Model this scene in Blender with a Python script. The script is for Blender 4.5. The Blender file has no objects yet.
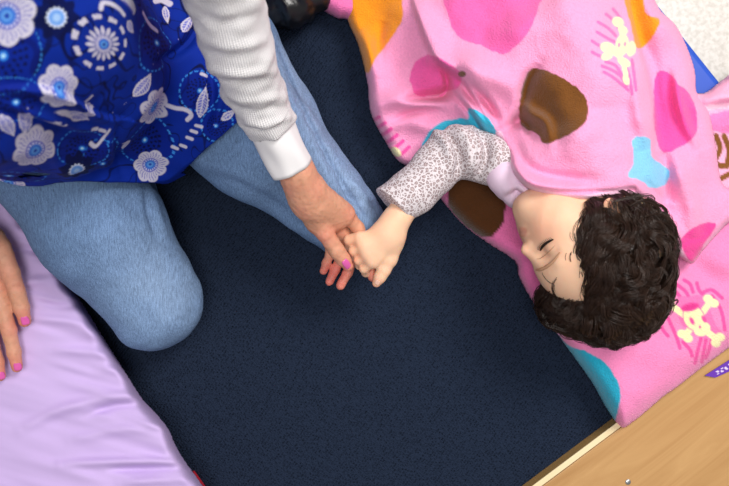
import bpy, bmesh, math, random
import numpy as np
from mathutils import Vector, Matrix

# ------------------------------------------------------------------ camera, world, lights, exposure
H = 1.25            # camera height above the carpet
FPX = 709.0         # focal length in pixels of a 729 px wide frame
sc = bpy.context.scene
COL = sc.collection
random.seed(4); rng = np.random.default_rng(7)

cam = bpy.data.cameras.new('camera'); cam.sensor_width = 36.0; cam.lens = 36.0 * FPX / 729.0
cam.clip_start = 0.02
cam.dof.use_dof = True; cam.dof.focus_distance = 1.09; cam.dof.aperture_fstop = 4.5
camo = bpy.data.objects.new('camera', cam); COL.objects.link(camo)
camo.location = (0, 0, H); camo.rotation_euler = (0, 0, 0)
sc.camera = camo

w = bpy.data.worlds.new('world'); sc.world = w; w.use_nodes = True
w.node_tree.nodes['Background'].inputs[0].default_value = (0.95, 0.96, 1.0, 1)
w.node_tree.nodes['Background'].inputs[1].default_value = 0.30

def area(name, loc, target, size, energy, color):
    l = bpy.data.lights.new(name, 'AREA'); l.shape = 'RECTANGLE'; l.size, l.size_y = size
    l.energy = energy; l.color = color
    o = bpy.data.objects.new(name, l); COL.objects.link(o); o.location = loc
    o.rotation_euler = (Vector(target) - Vector(loc)).to_track_quat('-Z', 'Y').to_euler()
    return o
area('window_daylight', (1.05, 1.1, 2.05), (0.1, 0.0, 0.05), (0.9, 0.9), 47, (1.0, 0.97, 0.94))
area('ceiling_lamp', (-0.15, -0.1, 2.6), (0.0, 0.0, 0.0), (1.2, 0.8), 34, (1.0, 0.97, 0.93))

sc.view_settings.view_transform = 'Standard'; sc.view_settings.look = 'None'
sc.view_settings.gamma = 1.0; sc.view_settings.use_curve_mapping = False
sc.view_settings.exposure = 0.0

# ------------------------------------------------------------------ helpers
def P(px, py, z):
    """world point that stands at height z where the photo shows (px, py)"""
    return np.array([(px - 364.5) * (H - z) / FPX, (243.0 - py) * (H - z) / FPX, z])
def lin(r, g, b):
    f = lambda c: (c / 255 / 12.92) if c / 255 <= 0.04045 else ((c / 255 + 0.055) / 1.055) ** 2.4
    return np.array([f(r), f(g), f(b)])
def topx(v):
    k = FPX / np.maximum(H - v[:, 2], 0.05)
    return np.stack([364.5 + v[:, 0] * k, 243.0 - v[:, 1] * k], 1)
def nz(a): a = np.asarray(a, float); return a / np.linalg.norm(a)
def sstep(a, b, x):
    t = np.clip((x - a) / (b - a), 0, 1); return t * t * (3 - 2 * t)

_T = rng.random((64, 64, 64)).astype(np.float32)
def noise(p):
    """value noise in -1..1, p (...,3)"""
    i = np.floor(p).astype(int); f = p - i; f = f * f * (3 - 2 * f); i &= 63; j = (i + 1) & 63
    x0, y0, z0 = i[..., 0], i[..., 1], i[..., 2]; x1, y1, z1 = j[..., 0], j[..., 1], j[..., 2]
    fx, fy, fz = f[..., 0], f[..., 1], f[..., 2]
    a = _T[x0, y0, z0] * (1 - fx) + _T[x1, y0, z0] * fx; b = _T[x0, y1, z0] * (1 - fx) + _T[x1, y1, z0] * fx
    c = _T[x0, y0, z1] * (1 - fx) + _T[x1, y0, z1] * fx; d = _T[x0, y1, z1] * (1 - fx) + _T[x1, y1, z1] * fx
    return ((a * (1 - fy) + b * fy) * (1 - fz) + (c * (1 - fy) + d * fy) * fz) * 2 - 1
def n2(x, y, s=0.0): return noise(np.stack([x, y, np.full_like(x, s)], -1))

def catmull(pts, n=8, closed=True):
    pts = np.asarray(pts, float); N = len(pts); out = []
    R = range(N) if closed else range(N - 1)
    for i in R:
        if closed: a, b, c, d = pts[(i - 1) % N], pts[i], pts[(i + 1) % N], pts[(i + 2) % N]
        else: a, b, c, d = pts[max(i - 1, 0)], pts[i], pts[i + 1], pts[min(i + 2, N - 1)]
        for k in range(n):
            t = k / n
            out.append(0.5 * ((2 * b) + (c - a) * t + (2 * a - 5 * b + 4 * c - d) * t * t + (3 * b - a - 3 * c + d) * t ** 3))
    if not closed: out.append(pts[-1])
    return np.array(out)

def polysd(q, poly):
    """signed distance (inside negative) of q (N,2) to a polygon; also nearest point param"""
    N = len(q); best = np.full(N, 1e18); near = np.zeros((N, 2)); eid = np.zeros(N, int); et = np.zeros(N); ins = np.zeros(N, bool)
    M = len(poly)
    for i in range(M):
        a = poly[i]; b = poly[(i + 1) % M]; ab = b - a
        t = np.clip(((q - a) @ ab) / max(ab @ ab, 1e-12), 0, 1)
        c = a + t[:, None] * ab; d = ((q - c) ** 2).sum(1); m = d < best
        best[m] = d[m]; near[m] = c[m]; eid[m] = i; et[m] = t[m]
        cr = ((a[1] > q[:, 1]) != (b[1] > q[:, 1]))
        if cr.any():
            xs = a[0] + (q[:, 1] - a[1]) * (b[0] - a[0]) / (b[1] - a[1] if b[1] != a[1] else 1e-12)
            ins ^= cr & (q[:, 0] < xs)
    d = np.sqrt(best)
    return np.where(ins, -d, d), near, eid, et
def linesd(q, pts):
    """distance, side (+ left of travel seen with y down = right-hand), param 0..1 along a polyline"""
    best = np.full(len(q), 1e18); side = np.zeros(len(q)); par = np.zeros(len(q))
    L = [0.0]
    for i in range(len(pts) - 1): L.append(L[-1] + np.linalg.norm(pts[i + 1] - pts[i]))
    for i in range(len(pts) - 1):
        a, b = pts[i], pts[i + 1]; ab = b - a
        t = np.clip(((q - a) @ ab) / max(ab @ ab, 1e-12), 0, 1)
        r = q - (a + t[:, None] * ab); d = (r ** 2).sum(1); m = d < best
        best[m] = d[m]; side[m] = np.sign(ab[0] * r[m, 1] - ab[1] * r[m, 0]); par[m] = (L[i] + t[m] * (L[i + 1] - L[i])) / L[-1]
    return np.sqrt(best), side, par
def over(colr, mask, c):
    colr += mask[:, None] * (np.asarray(c) - colr)

# --- meshes
def make_mesh(name, v, f, mat, parent=None, attrs=None, smooth=True):
    v = np.asarray(v, np.float32); me = bpy.data.meshes.new(name)
    if isinstance(f, np.ndarray):
        k = f.shape[1]; me.vertices.add(len(v)); me.vertices.foreach_set('co', v.ravel())
        me.loops.add(f.size); me.loops.foreach_set('vertex_index', f.astype(np.int32).ravel())
        me.polygons.add(len(f)); me.polygons.foreach_set('loop_start', np.arange(0, f.size, k, dtype=np.int32))
        me.update(calc_edges=True)
    else:
        me.from_pydata([tuple(map(float, p)) for p in v], [], f); me.update()
    me.validate()
    if smooth: me.polygons.foreach_set('use_smooth', np.ones(len(me.polygons), bool))
    for an, a in (attrs or {}).items():
        a = np.asarray(a, np.float32)
        if an.startswith('c_'):
            at = me.color_attributes.new(an, 'FLOAT_COLOR', 'POINT')
            at.data.foreach_set('color', np.concatenate([a, np.ones((len(a), 1), np.float32)], 1).ravel())
        else:
            at = me.attributes.new(an, 'FLOAT_VECTOR', 'POINT'); at.data.foreach_set('vector', a.ravel())
    if mat: me.materials.append(mat)
    o = bpy.data.objects.new(name, me); COL.objects.link(o)
    if parent: o.parent = parent
    return o
def thing(name, label, cat, group=None):
    o = bpy.data.objects.new(name, None); COL.objects.link(o); o.empty_display_size = 0.05
    return tag(o, label, cat, group)
def tag(o, label, cat, group=None):
    o['label'] = label; o['category'] = cat
    if group: o['group'] = group
    return o
def place_empty(e, loc):
    """puts an Empty at the base of its thing and keeps the children where they are"""
    e.location = tuple(map(float, loc))
    for c in e.children:
        c.matrix_parent_inverse = Matrix.Translation(e.location).inverted()

def surface_nets(F, o, h):
    s = F < 0
    cnt = np.zeros(tuple(n - 1 for n in F.shape), np.int8)
    for i in (0, 1):
        for j in (0, 1):
            for k in (0, 1):
                cnt += s[i:F.shape[0] - 1 + i, j:F.shape[1] - 1 + j, k:F.shape[2] - 1 + k]
    act = (cnt > 0) & (cnt < 8); idx = np.argwhere(act); n = len(idx)
    V = {c: F[idx[:, 0] + c[0], idx[:, 1] + c[1], idx[:, 2] + c[2]] for c in [(i, j, k) for i in (0, 1) for j in (0, 1) for k in (0, 1)]}
    acc = np.zeros((n, 3)); num = np.zeros(n)
    for ca in V:
        for ax in range(3):
            if ca[ax] == 0:
                cb = list(ca); cb[ax] = 1; cb = tuple(cb); fa, fb = V[ca], V[cb]; m = (fa < 0) != (fb < 0)
                t = fa[m] / (fa[m] - fb[m]); p = np.tile(np.array(ca, float), (m.sum(), 1)); p[:, ax] += t
                acc[m] += p; num[m] += 1
    v = o + h * (idx + acc / num[:, None])
    ids = np.full(cnt.shape, -1, np.int64); ids[act] = np.arange(n)
    faces = []
    for ax in range(3):
        sl0 = [slice(None)] * 3; sl1 = [slice(None)] * 3; sl0[ax] = slice(0, -1); sl1[ax] = slice(1, None)
        a, b = s[tuple(sl0)], s[tuple(sl1)]
        e = np.argwhere(a != b); u, w_ = (ax + 1) % 3, (ax + 2) % 3
        ok = (e[:, u] > 0) & (e[:, w_] > 0) & (e[:, u] < F.shape[u] - 1) & (e[:, w_] < F.shape[w_] - 1); e = e[ok]
        q = []
        for du, dw in ((-1, -1), (0, -1), (0, 0), (-1, 0)):
            c = e.copy(); c[:, u] += du; c[:, w_] += dw; q.append(ids[c[:, 0], c[:, 1], c[:, 2]])
        q = np.stack(q, 1); fl = ~a[e[:, 0], e[:, 1], e[:, 2]]
        q[fl] = q[fl][:, ::-1]; faces.append(q)
    return v, np.concatenate(faces)
def smooth_mesh(v, f, it=2, lam=0.5):
    e = np.concatenate([f[:, [i, (i + 1) % f.shape[1]]] for i in range(f.shape[1])]); n = len(v)
    deg = np.bincount(e[:, 0], minlength=n) + np.bincount(e[:, 1], minlength=n)
    for _ in range(it):
        s = np.stack([np.bincount(e[:, 0], v[e[:, 1], k], n) + np.bincount(e[:, 1], v[e[:, 0], k], n) for k in range(3)], 1)
        v = v + lam * (s / deg[:, None] - v)
    return v
def normals(v, f):
    fn = np.cross(v[f[:, 2]] - v[f[:, 0]], v[f[:, 3 if f.shape[1] == 4 else 2]] - v[f[:, 1]]); n = len(v)
    vn = np.stack([sum(np.bincount(f[:, i], fn[:, k], n) for i in range(f.shape[1])) for k in range(3)], 1)
    return vn / (np.linalg.norm(vn, axis=1, keepdims=True) + 1e-12)
def refine(v, f, keep, n=2):
    """splits the quads whose mask is set into n x n"""
    if keep.sum() == 0: return v, f
    q = f[keep]; A, B, C, D = (v[q[:, i]] for i in range(4)); V = []
    for j in range(n + 1):
        for i in range(n + 1):
            a, b = i / n, j / n
            V.append(A * (1 - a) * (1 - b) + B * a * (1 - b) + C * a * b + D * (1 - a) * b)
    V = np.stack(V, 1); base = len(v) + np.arange(len(q))[:, None] * (n + 1) ** 2
    fs = [f[~keep]]
    for j in range(n):
        for i in range(n):
            k = j * (n + 1) + i; fs.append(base + np.array([[k, k + 1, k + n + 2, k + n + 1]]))
    V = V.reshape(-1, 3); v2 = np.concatenate([v, V]); f2 = np.concatenate(fs)
    key = np.round(v2 * 2e5).astype(np.int64); _, first, inv = np.unique(key, axis=0, return_index=True, return_inverse=True)
    return v2[first], inv.ravel()[f2]

class SDF:
    def __init__(self, h): self.h = h; self.pr = []
    def cone(self, a, b, ra, rb, k=0.01, neg=False):
        a, b = np.asarray(a, float), np.asarray(b, float); R = max(ra, rb)
        def fn(p):
            ab = b - a; t = np.clip(((p - a) @ ab) / max(ab @ ab, 1e-12), 0, 1)
            return np.linalg.norm(p - (a + t[..., None] * ab), axis=-1) - (ra + t * (rb - ra))
        self.pr.append((fn, np.minimum(a, b) - R, np.maximum(a, b) + R, k, neg)); return self
    def chain(self, pts, k=0.01, kj=None):
        for (a, ra), (b, rb) in zip(pts[:-1], pts[1:]): self.cone(a, b, ra, rb, k if kj is None else kj)
        return self
    def ell(self, c, rad, R=None, k=0.01, neg=False):
        c = np.asarray(c, float); rad = np.asarray(rad, float); R = np.eye(3) if R is None else np.asarray(R)
        def fn(p):
            q = (p - c) @ R.T; k0 = np.linalg.norm(q / rad, axis=-1); k1 = np.linalg.norm(q / rad ** 2, axis=-1)
            return k0 * (k0 - 1) / np.maximum(k1, 1e-9)
        m = rad.max(); self.pr.append((fn, c - m, c + m, k, neg)); return self
    def build(self, post=None, smooth=1, zmin=None):
        h = self.h; pos = [p for p in self.pr if not p[4]]
        lo = np.min([p[1] for p in pos], 0) - 4 * h - 0.012; hi = np.max([p[2] for p in pos], 0) + 4 * h + 0.012
        n = np.ceil((hi - lo) / h).astype(int) + 1
        F = np.full(tuple(n), 0.06, np.float32)
        ax = [lo[i] + h * np.arange(n[i]) for i in range(3)]
        for fn, a, b, k, neg in self.pr:
            i0 = np.clip(((a - k - 2 * h - lo) / h).astype(int), 0, n); i1 = np.clip(((b + k + 2 * h - lo) / h).astype(int) + 2, 0, n)
            if (i1 <= i0).any(): continue
            g = np.stack(np.meshgrid(*(ax[i][i0[i]:i1[i]] for i in range(3)), indexing='ij'), -1)
            d = fn(g); s = tuple(slice(i0[i], i1[i]) for i in range(3)); A = F[s]
            if neg: d = -d; hh = np.maximum(k - np.abs(A - d), 0) / k; F[s] = np.maximum(A, d) + hh * hh * k * 0.25
            else: hh = np.maximum(k - np.abs(A - d), 0) / k; F[s] = np.minimum(A, d) - hh * hh * k * 0.25
        if zmin is not None: F = np.maximum(F, (zmin - ax[2])[None, None, :].astype(np.float32))
        if post is not None:
            g = np.meshgrid(*ax, indexing='ij'); F = post(F, *g)
        F = np.pad(F, 1, constant_values=0.06)
        v, f = surface_nets(F, lo - h, h)
        if smooth: v = smooth_mesh(v, f, smooth)
        return v, f
def axis_coords(v, pts):
    """(along, around) metres for a tube that follows the polyline pts"""
    best = np.full(len(v), 1e9); al = np.zeros(len(v)); ar = np.zeros(len(v)); L = 0
    for a, b in zip(pts[:-1], pts[1:]):
        a, b = np.asarray(a), np.asarray(b); ab = b - a; l = np.linalg.norm(ab); d = ab / l
        t = np.clip((v - a) @ d, 0, l); r = v - (a + t[:, None] * d); dd = np.linalg.norm(r, axis=1); m = dd < best
        up = nz(np.array([0, 0, 1.]) - d * d[2]); sd = np.cross(d, up)
        best[m] = dd[m]; al[m] = L + t[m]; ar[m] = np.arctan2(r @ sd, r @ up)[m]; L += l
    return al, ar, best

# --- materials
def nodes(name):
    m = bpy.data.materials.new(name); m.use_nodes = True; nt = m.node_tree
    return m, nt, nt.nodes['Principled BSDF']
def N(nt, t, **kw):
    n = nt.nodes.new(t)
    for k, v in kw.items():
        if k.startswith('i_'):
            k = k[2:]; n.inputs[int(k) if k.isdigit() else k].default_value = v
        else: setattr(n, k, v)
    return n
def tex_bump(nt, bs, scale, strength, dist=0.001, detail=3, coord=None, kind='ShaderNodeTexNoise'):
    t = N(nt, kind, i_Scale=scale)
    if kind == 'ShaderNodeTexNoise': t.inputs['Detail'].default_value = detail
    co = coord or N(nt, 'ShaderNodeTexCoord').outputs['Object']; nt.links.new(co, t.inputs['Vector'])
    b = N(nt, 'ShaderNodeBump', i_Strength=strength, i_Distance=dist)
    nt.links.new(t.outputs[0], b.inputs['Height']); nt.links.new(b.outputs[0], bs.inputs['Normal'])
    return t, b
def mk(name, base=None, attr=None, rough=0.7, bump=None, vary=None, sheen=0.0, sss=0.0, spec=0.3, sheen_col=None):
    """bump=(scale, strength, distance); vary=(scale, amount)"""
    m, nt, bs = nodes(name); bs.inputs['Roughness'].default_value = rough; bs.inputs['Specular IOR Level'].default_value = spec
    tc = N(nt, 'ShaderNodeTexCoord').outputs['Object']
    if attr: a = N(nt, 'ShaderNodeAttribute', attribute_name=attr); src = a.outputs['Color']
    else: r = N(nt, 'ShaderNodeRGB'); r.outputs[0].default_value = (*base, 1); src = r.outputs[0]
    if vary:
        t = N(nt, 'ShaderNodeTexNoise', i_Scale=vary[0], i_Detail=4.0); nt.links.new(tc, t.inputs['Vector'])
        mr = N(nt, 'ShaderNodeMapRange'); mr.inputs[1].default_value = 0.25; mr.inputs[2].default_value = 0.75
        mr.inputs[3].default_value = 1 - vary[1]; mr.inputs[4].default_value = 1 + vary[1]; nt.links.new(t.outputs[0], mr.inputs[0])
        mx = N(nt, 'ShaderNodeVectorMath', operation='SCALE'); nt.links.new(src, mx.inputs[0]); nt.links.new(mr.outputs[0], mx.inputs['Scale']); src = mx.outputs[0]
    nt.links.new(src, bs.inputs['Base Color'])
    if bump: tex_bump(nt, bs, bump[0], bump[1], bump[2], coord=tc)
    if sheen:
        bs.inputs['Sheen Weight'].default_value = sheen; bs.inputs['Sheen Roughness'].default_value = 0.5
        if sheen_col is not None: bs.inputs['Sheen Tint'].default_value = (*sheen_col, 1)
    if sss:
        bs.inputs['Subsurface Weight'].default_value = sss; bs.inputs['Subsurface Radius'].default_value = (1.0, 0.35, 0.2); bs.inputs['Subsurface Scale'].default_value = 0.006
    return m

M = {}
M['fleece'] = mk('pink_fleece', attr='c_pattern', rough=0.95, bump=(420, 0.9, 0.0022), vary=(260, 0.07), sheen=0.25, spec=0.05)
M['lavender'] = mk('lavender_cotton', lin(200, 176, 225), rough=0.75, bump=(900, 0.12, 0.0006), vary=(14, 0.03), spec=0.15)
M['tunic'] = mk('printed_cotton', attr='c_pattern', rough=0.75, bump=(1300, 0.15, 0.0005), vary=(700, 0.06), spec=0.12)
M['skin_adult'] = mk('adult_skin', attr='c_skin', rough=0.5, bump=(330, 0.35, 0.0006), vary=(120, 0.08), sss=0.25, spec=0.35)
M['skin_child'] = mk('child_skin', attr='c_skin', rough=0.5, bump=(500, 0.08, 0.0004), vary=(60, 0.03), sss=0.3, spec=0.3)
M['nail'] = mk('pink_nail_varnish', lin(214, 92, 164), rough=0.2, spec=0.6)
M['nail_bare'] = mk('bare_nail', lin(236, 190, 170), rough=0.3, spec=0.5)
M['hair'] = mk('brown_hair', lin(47, 31, 23), rough=0.32, vary=(70, 0.45), spec=0.45)
M['hair_adult'] = mk('grey_brown_hair', lin(70, 55, 45), rough=0.5, bump=(300, 0.6, 0.002), vary=(90, 0.2))
M['lash'] = mk('dark_lash', lin(40, 26, 20), rough=0.6)
M['brow'] = mk('soft_brow', lin(186, 142, 112), rough=0.8)
M['blue_vinyl'] = mk('blue_vinyl', lin(12, 74, 186), rough=0.45, bump=(500, 0.15, 0.0005), spec=0.4)
M['red_vinyl'] = mk('red_vinyl', lin(200, 40, 60), rough=0.5)
M['purple'] = mk('purple_card', attr='c_pattern', rough=0.5)
M['steel'] = mk('dull_steel', lin(190, 190, 190), rough=0.35); M['steel'].node_tree.nodes['Principled BSDF'].inputs['Metallic'].default_value = 1.0
M['undershirt'] = mk('pale_pink_cotton', lin(226, 200, 222), rough=0.85, bump=(900, 0.15, 0.0006))
M['blacklea'] = mk('black_leather', lin(22, 22, 24), rough=0.3, bump=(90, 0.35, 0.002), spec=0.55)

def carpet_mat():
    m, nt, bs = nodes('navy_loop_carpet'); tc = N(nt, 'ShaderNodeTexCoord').outputs['Object']
    mp = N(nt, 'ShaderNodeMapping'); mp.inputs['Rotation'].default_value = (0, 0, math.radians(36)); nt.links.new(tc, mp.inputs[0])
    v = N(nt, 'ShaderNodeTexVoronoi', i_Scale=300.0); nt.links.new(mp.outputs[0], v.inputs['Vector'])
    n = N(nt, 'ShaderNodeTexNoise', i_Scale=450.0, i_Detail=3.0); nt.links.new(mp.outputs[0], n.inputs['Vector'])
    wv = N(nt, 'ShaderNodeTexWave', i_Scale=62.0, i_Distortion=1.2); wv.inputs['Detail'].default_value = 2.0; wv.inputs['Detail Scale'].default_value = 6.0
    nt.links.new(mp.outputs[0], wv.inputs['Vector'])
    ad = N(nt, 'ShaderNodeMath', operation='MULTIPLY'); nt.links.new(v.outputs['Distance'], ad.inputs[0]); ad.inputs[1].default_value = 0.8
    ad2 = N(nt, 'ShaderNodeMath', operation='ADD'); nt.links.new(ad.outputs[0], ad2.inputs[0]); nt.links.new(n.outputs[0], ad2.inputs[1])
    w2 = N(nt, 'ShaderNodeMath', operation='MULTIPLY_ADD'); nt.links.new(wv.outputs[1], w2.inputs[0]); w2.inputs[1].default_value = 0.42; nt.links.new(ad2.outputs[0], w2.inputs[2])
    cr = N(nt, 'ShaderNodeValToRGB'); nt.links.new(w2.outputs[0], cr.inputs[0])
    cr.color_ramp.elements[0].position = 0.45; cr.color_ramp.elements[0].color = (*lin(6, 9, 15), 1)
    cr.color_ramp.elements[1].position = 1.25; cr.color_ramp.elements[1].color = (*lin(37, 47, 66), 1)
    nt.links.new(cr.outputs[0], bs.inputs['Base Color']); bs.inputs['Roughness'].default_value = 1.0; bs.inputs['Specular IOR Level'].default_value = 0.05
    b = N(nt, 'ShaderNodeBump', i_Strength=0.9, i_Distance=0.003); nt.links.new(w2.outputs[0], b.inputs['Height']); nt.links.new(b.outputs[0], bs.inputs['Normal'])
    return m
def tile_mat():
    m, nt, bs = nodes('white_vinyl_floor'); tc = N(nt, 'ShaderNodeTexCoord').outputs['Object']
    n = N(nt, 'ShaderNodeTexNoise', i_Scale=130.0, i_Detail=5.0); nt.links.new(tc, n.inputs['Vector'])
    cr = N(nt, 'ShaderNodeValToRGB'); nt.links.new(n.outputs[0], cr.inputs[0])
    cr.color_ramp.elements[0].position = 0.35; cr.color_ramp.elements[0].color = (*lin(186, 182, 172), 1)
    cr.color_ramp.elements[1].position = 0.6; cr.color_ramp.elements[1].color = (*lin(206, 203, 195), 1)
    nt.links.new(cr.outputs[0], bs.inputs['Base Color']); bs.inputs['Roughness'].default_value = 0.4
    return m
def wood_mat(name, c0, c1, sc_=1.0):
    m, nt, bs = nodes(name); tc = N(nt, 'ShaderNodeTexCoord').outputs['Object']
    mp = N(nt, 'ShaderNodeMapping'); mp.inputs['Scale'].default_value = (2.2 * sc_, 26 * sc_, 16 * sc_); nt.links.new(tc, mp.inputs[0])
    n = N(nt, 'ShaderNodeTexNoise', i_Scale=1.0, i_Detail=6.0, i_Roughness=0.6); n.inputs['Distortion'].default_value = 1.2; nt.links.new(mp.outputs[0], n.inputs['Vector'])
    cr = N(nt, 'ShaderNodeValToRGB'); nt.links.new(n.outputs[0], cr.inputs[0])
    cr.color_ramp.elements[0].position = 0.3; cr.color_ramp.elements[0].color = (*c0, 1)
    cr.color_ramp.elements[1].position = 0.7; cr.color_ramp.elements[1].color = (*c1, 1)
    nt.links.new(cr.outputs[0], bs.inputs['Base Color']); bs.inputs['Roughness'].default_value = 0.42
    return m
def denim_mat():
    m, nt, bs = nodes('faded_denim'); tc = N(nt, 'ShaderNodeTexCoord').outputs['Object']
    a = N(nt, 'ShaderNodeAttribute', attribute_name='c_fade')
    mp = N(nt, 'ShaderNodeMapping'); mp.inputs['Rotation'].default_value = (0, 0, math.radians(25)); mp.inputs['Scale'].default_value = (700, 90, 250); nt.links.new(tc, mp.inputs[0])
    n = N(nt, 'ShaderNodeTexNoise', i_Scale=1.0, i_Detail=3.0); nt.links.new(mp.outputs[0], n.inputs['Vector'])
    n3 = N(nt, 'ShaderNodeTexNoise', i_Scale=900.0, i_Detail=2.0); nt.links.new(tc, n3.inputs['Vector'])
    ad = N(nt, 'ShaderNodeMath', operation='ADD'); nt.links.new(n.outputs[0], ad.inputs[0]); nt.links.new(n3.outputs[0], ad.inputs[1])
    mr = N(nt, 'ShaderNodeMapRange'); mr.inputs[1].default_value = 0.6; mr.inputs[2].default_value = 1.4; mr.inputs[3].default_value = 0.5; mr.inputs[4].default_value = 1.6
    nt.links.new(ad.outputs[0], mr.inputs[0])
    mx = N(nt, 'ShaderNodeVectorMath', operation='SCALE'); nt.links.new(a.outputs['Color'], mx.inputs[0]); nt.links.new(mr.outputs[0], mx.inputs['Scale'])
    nt.links.new(mx.outputs[0], bs.inputs['Base Color']); bs.inputs['Roughness'].default_value = 0.9; bs.inputs['Specular IOR Level'].default_value = 0.1
    b = N(nt, 'ShaderNodeBump', i_Strength=0.35, i_Distance=0.0008); nt.links.new(ad.outputs[0], b.inputs['Height']); nt.links.new(b.outputs[0], bs.inputs['Normal'])
    return m
def knit_mat():
    """white thermal knit: ribs along the sleeve, broken into small cells; 'tube' = (around, along, plain)"""
    m, nt, bs = nodes('white_thermal_knit')
    a = N(nt, 'ShaderNodeAttribute', attribute_name='tube'); sp = N(nt, 'ShaderNodeSeparateXYZ'); nt.links.new(a.outputs['Vector'], sp.inputs[0])
    def wave(out, per):
        mu = N(nt, 'ShaderNodeMath', operation='MULTIPLY'); nt.links.new(out, mu.inputs[0]); mu.inputs[1].default_value = 2 * math.pi / per
        s = N(nt, 'ShaderNodeMath', operation='SINE'); nt.links.new(mu.outputs[0], s.inputs[0]); return s.outputs[0]
    r = wave(sp.outputs[0], 0.0031); c = wave(sp.outputs[1], 0.0026)
    ab = N(nt, 'ShaderNodeMath', operation='MULTIPLY_ADD'); nt.links.new(c, ab.inputs[0]); ab.inputs[1].default_value = 0.35; nt.links.new(r, ab.inputs[2])
    pl = N(nt, 'ShaderNodeMath', operation='MULTIPLY'); nt.links.new(ab.outputs[0], pl.inputs[0]); nt.links.new(sp.outputs[2], pl.inputs[1])
    mr = N(nt, 'ShaderNodeMapRange'); mr.inputs[1].default_value = -1.3; mr.inputs[2].default_value = 1.0; nt.links.new(pl.outputs[0], mr.inputs[0])
    mx = N(nt, 'ShaderNodeMix', data_type='RGBA'); nt.links.new(mr.outputs[0], mx.inputs[0])
    mx.inputs[6].default_value = (*lin(212, 209, 212), 1); mx.inputs[7].default_value = (*lin(236, 234, 234), 1)
    nt.links.new(mx.outputs[2], bs.inputs['Base Color']); bs.inputs['Roughness'].default_value = 0.95; bs.inputs['Specular IOR Level'].default_value = 0.05
    b = N(nt, 'ShaderNodeBump', i_Strength=0.55, i_Distance=0.001); nt.links.new(pl.outputs[0], b.inputs['Height']); nt.links.new(b.outputs[0], bs.inputs['Normal'])
    return m
def leopard_mat():
    m, nt, bs = nodes('leopard_print_jersey'); tc = N(nt, 'ShaderNodeTexCoord').outputs['Object']
    n = N(nt, 'ShaderNodeTexNoise', i_Scale=160.0); nt.links.new(tc, n.inputs['Vector'])
    mxv = N(nt, 'ShaderNodeMix', data_type='VECTOR'); mxv.inputs[0].default_value = 0.006; nt.links.new(tc, mxv.inputs[4]); nt.links.new(n.outputs['Color'], mxv.inputs[5])
    v = N(nt, 'ShaderNodeTexVoronoi', feature='DISTANCE_TO_EDGE', i_Scale=170.0); nt.links.new(mxv.outputs[1], v.inputs['Vector'])
    cr = N(nt, 'ShaderNodeValToRGB'); nt.links.new(v.outputs['Distance'], cr.inputs[0]); e = cr.color_ramp.elements
    e[0].position = 0.09; e[0].color = (*lin(216, 208, 212), 1); e[1].position = 0.17; e[1].color = (*lin(150, 134, 136), 1)
    q = e.new(0.28); q.color = (*lin(146, 128, 130), 1); q = e.new(0.38); q.color = (*lin(190, 172, 172), 1)
    nt.links.new(cr.outputs[0], bs.inputs['Base Color']); bs.inputs['Roughness'].default_value = 0.85; bs.inputs['Specular IOR Level'].default_value = 0.1
    return m
M['carpet'] = carpet_mat(); M['tile'] = tile_mat(); M['denim'] = denim_mat(); M['knit'] = knit_mat(); M['leopard'] = leopard_mat()
M['wood'] = wood_mat('birch_veneer', lin(176, 130, 78), lin(200, 156, 102)); M['edge'] = wood_mat('pale_edge_strip', lin(232, 206, 158), lin(246, 228, 186)); M['front'] = wood_mat('plywood_edge', lin(176, 134, 74), lin(206, 166, 104))

# ------------------------------------------------------------------ setting
def slab(name, pts, z0, z1, mat, parent=None):
    n = len(pts); v = [(*p, z0) for p in pts] + [(*p, z1) for p in pts]
    f = [list(range(n))[::-1], list(range(n, 2 * n))] + [[i, (i + 1) % n, n + (i + 1) % n, n + i] for i in range(n)]
    return make_mesh(name, v, f, mat, parent, smooth=False)
fl = slab('floor', [(-2, -2), (2, -2), (2, 2), (-2, 2)], -0.05, -0.006, M['tile']); fl['kind'] = 'structure'
e0 = P(585, -90, 0)[:2]; e1 = P(760, 210, 0)[:2]; ed = nz(e1 - e0)
cp = slab('floor_carpet', [(-1.9, -1.9), tuple(e1 + ed * 1.6), tuple(e0 - ed * 1.6), (-1.9, 1.9)], -0.006, 0.0, M['carpet']); cp['kind'] = 'structure'

# low wooden platform: its front face rises from the carpet along this line
A = P(533.9, 475.8, 0)[:2]; B = P(614.0, 415.9, 0)[:2]; cd = nz(B - A); cn = np.array([cd[1], -cd[0]])       # cn points away from the carpet
ang = math.atan2(cd[1], cd[0])
shelf = thing('wooden_platform', 'low light birch wooden platform with a pale edge, beside the pink pillow', 'platform')
def lbox(name, x0, x1, y0, y1, z0, z1, mat, parent, bev=0.002):
    """box in the shelf's own frame: x along its front, y into it"""
    bm = bmesh.new(); bmesh.ops.create_cube(bm, size=1)
    for q in bm.verts: q.co = ((x0 + x1) / 2 + q.co.x * (x1 - x0), (y0 + y1) / 2 + q.co.y * (y1 - y0), (z0 + z1) / 2 + q.co.z * (z1 - z0))
    bmesh.ops.bevel(bm, geom=list(bm.edges), offset=bev, segments=2, affect='EDGES', profile=0.5)
    me = bpy.data.meshes.new(name); bm.to_mesh(me); bm.free(); me.materials.append(mat)
    o = bpy.data.objects.new(name, me); COL.objects.link(o); o.parent = parent; return o
c0 = A
shelf.location = (c0[0], c0[1], 0); shelf.rotation_euler = (0, 0, ang)
sy = 1 if (-math.sin(ang) * cn[0] + math.cos(ang) * cn[1]) > 0 else -1
def sb(name, x0, x1, y0, y1, z0, z1, mat, bev=0.002):
    ya, yb = sorted((sy * y0, sy * y1)); return lbox(name, x0, x1, ya, yb, z0, z1, mat, shelf, bev)
sb('front_face', -0.25, 0.62, 0.001, 0.009, 0.0, 0.0275, M['front'], 0.0015)
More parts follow.
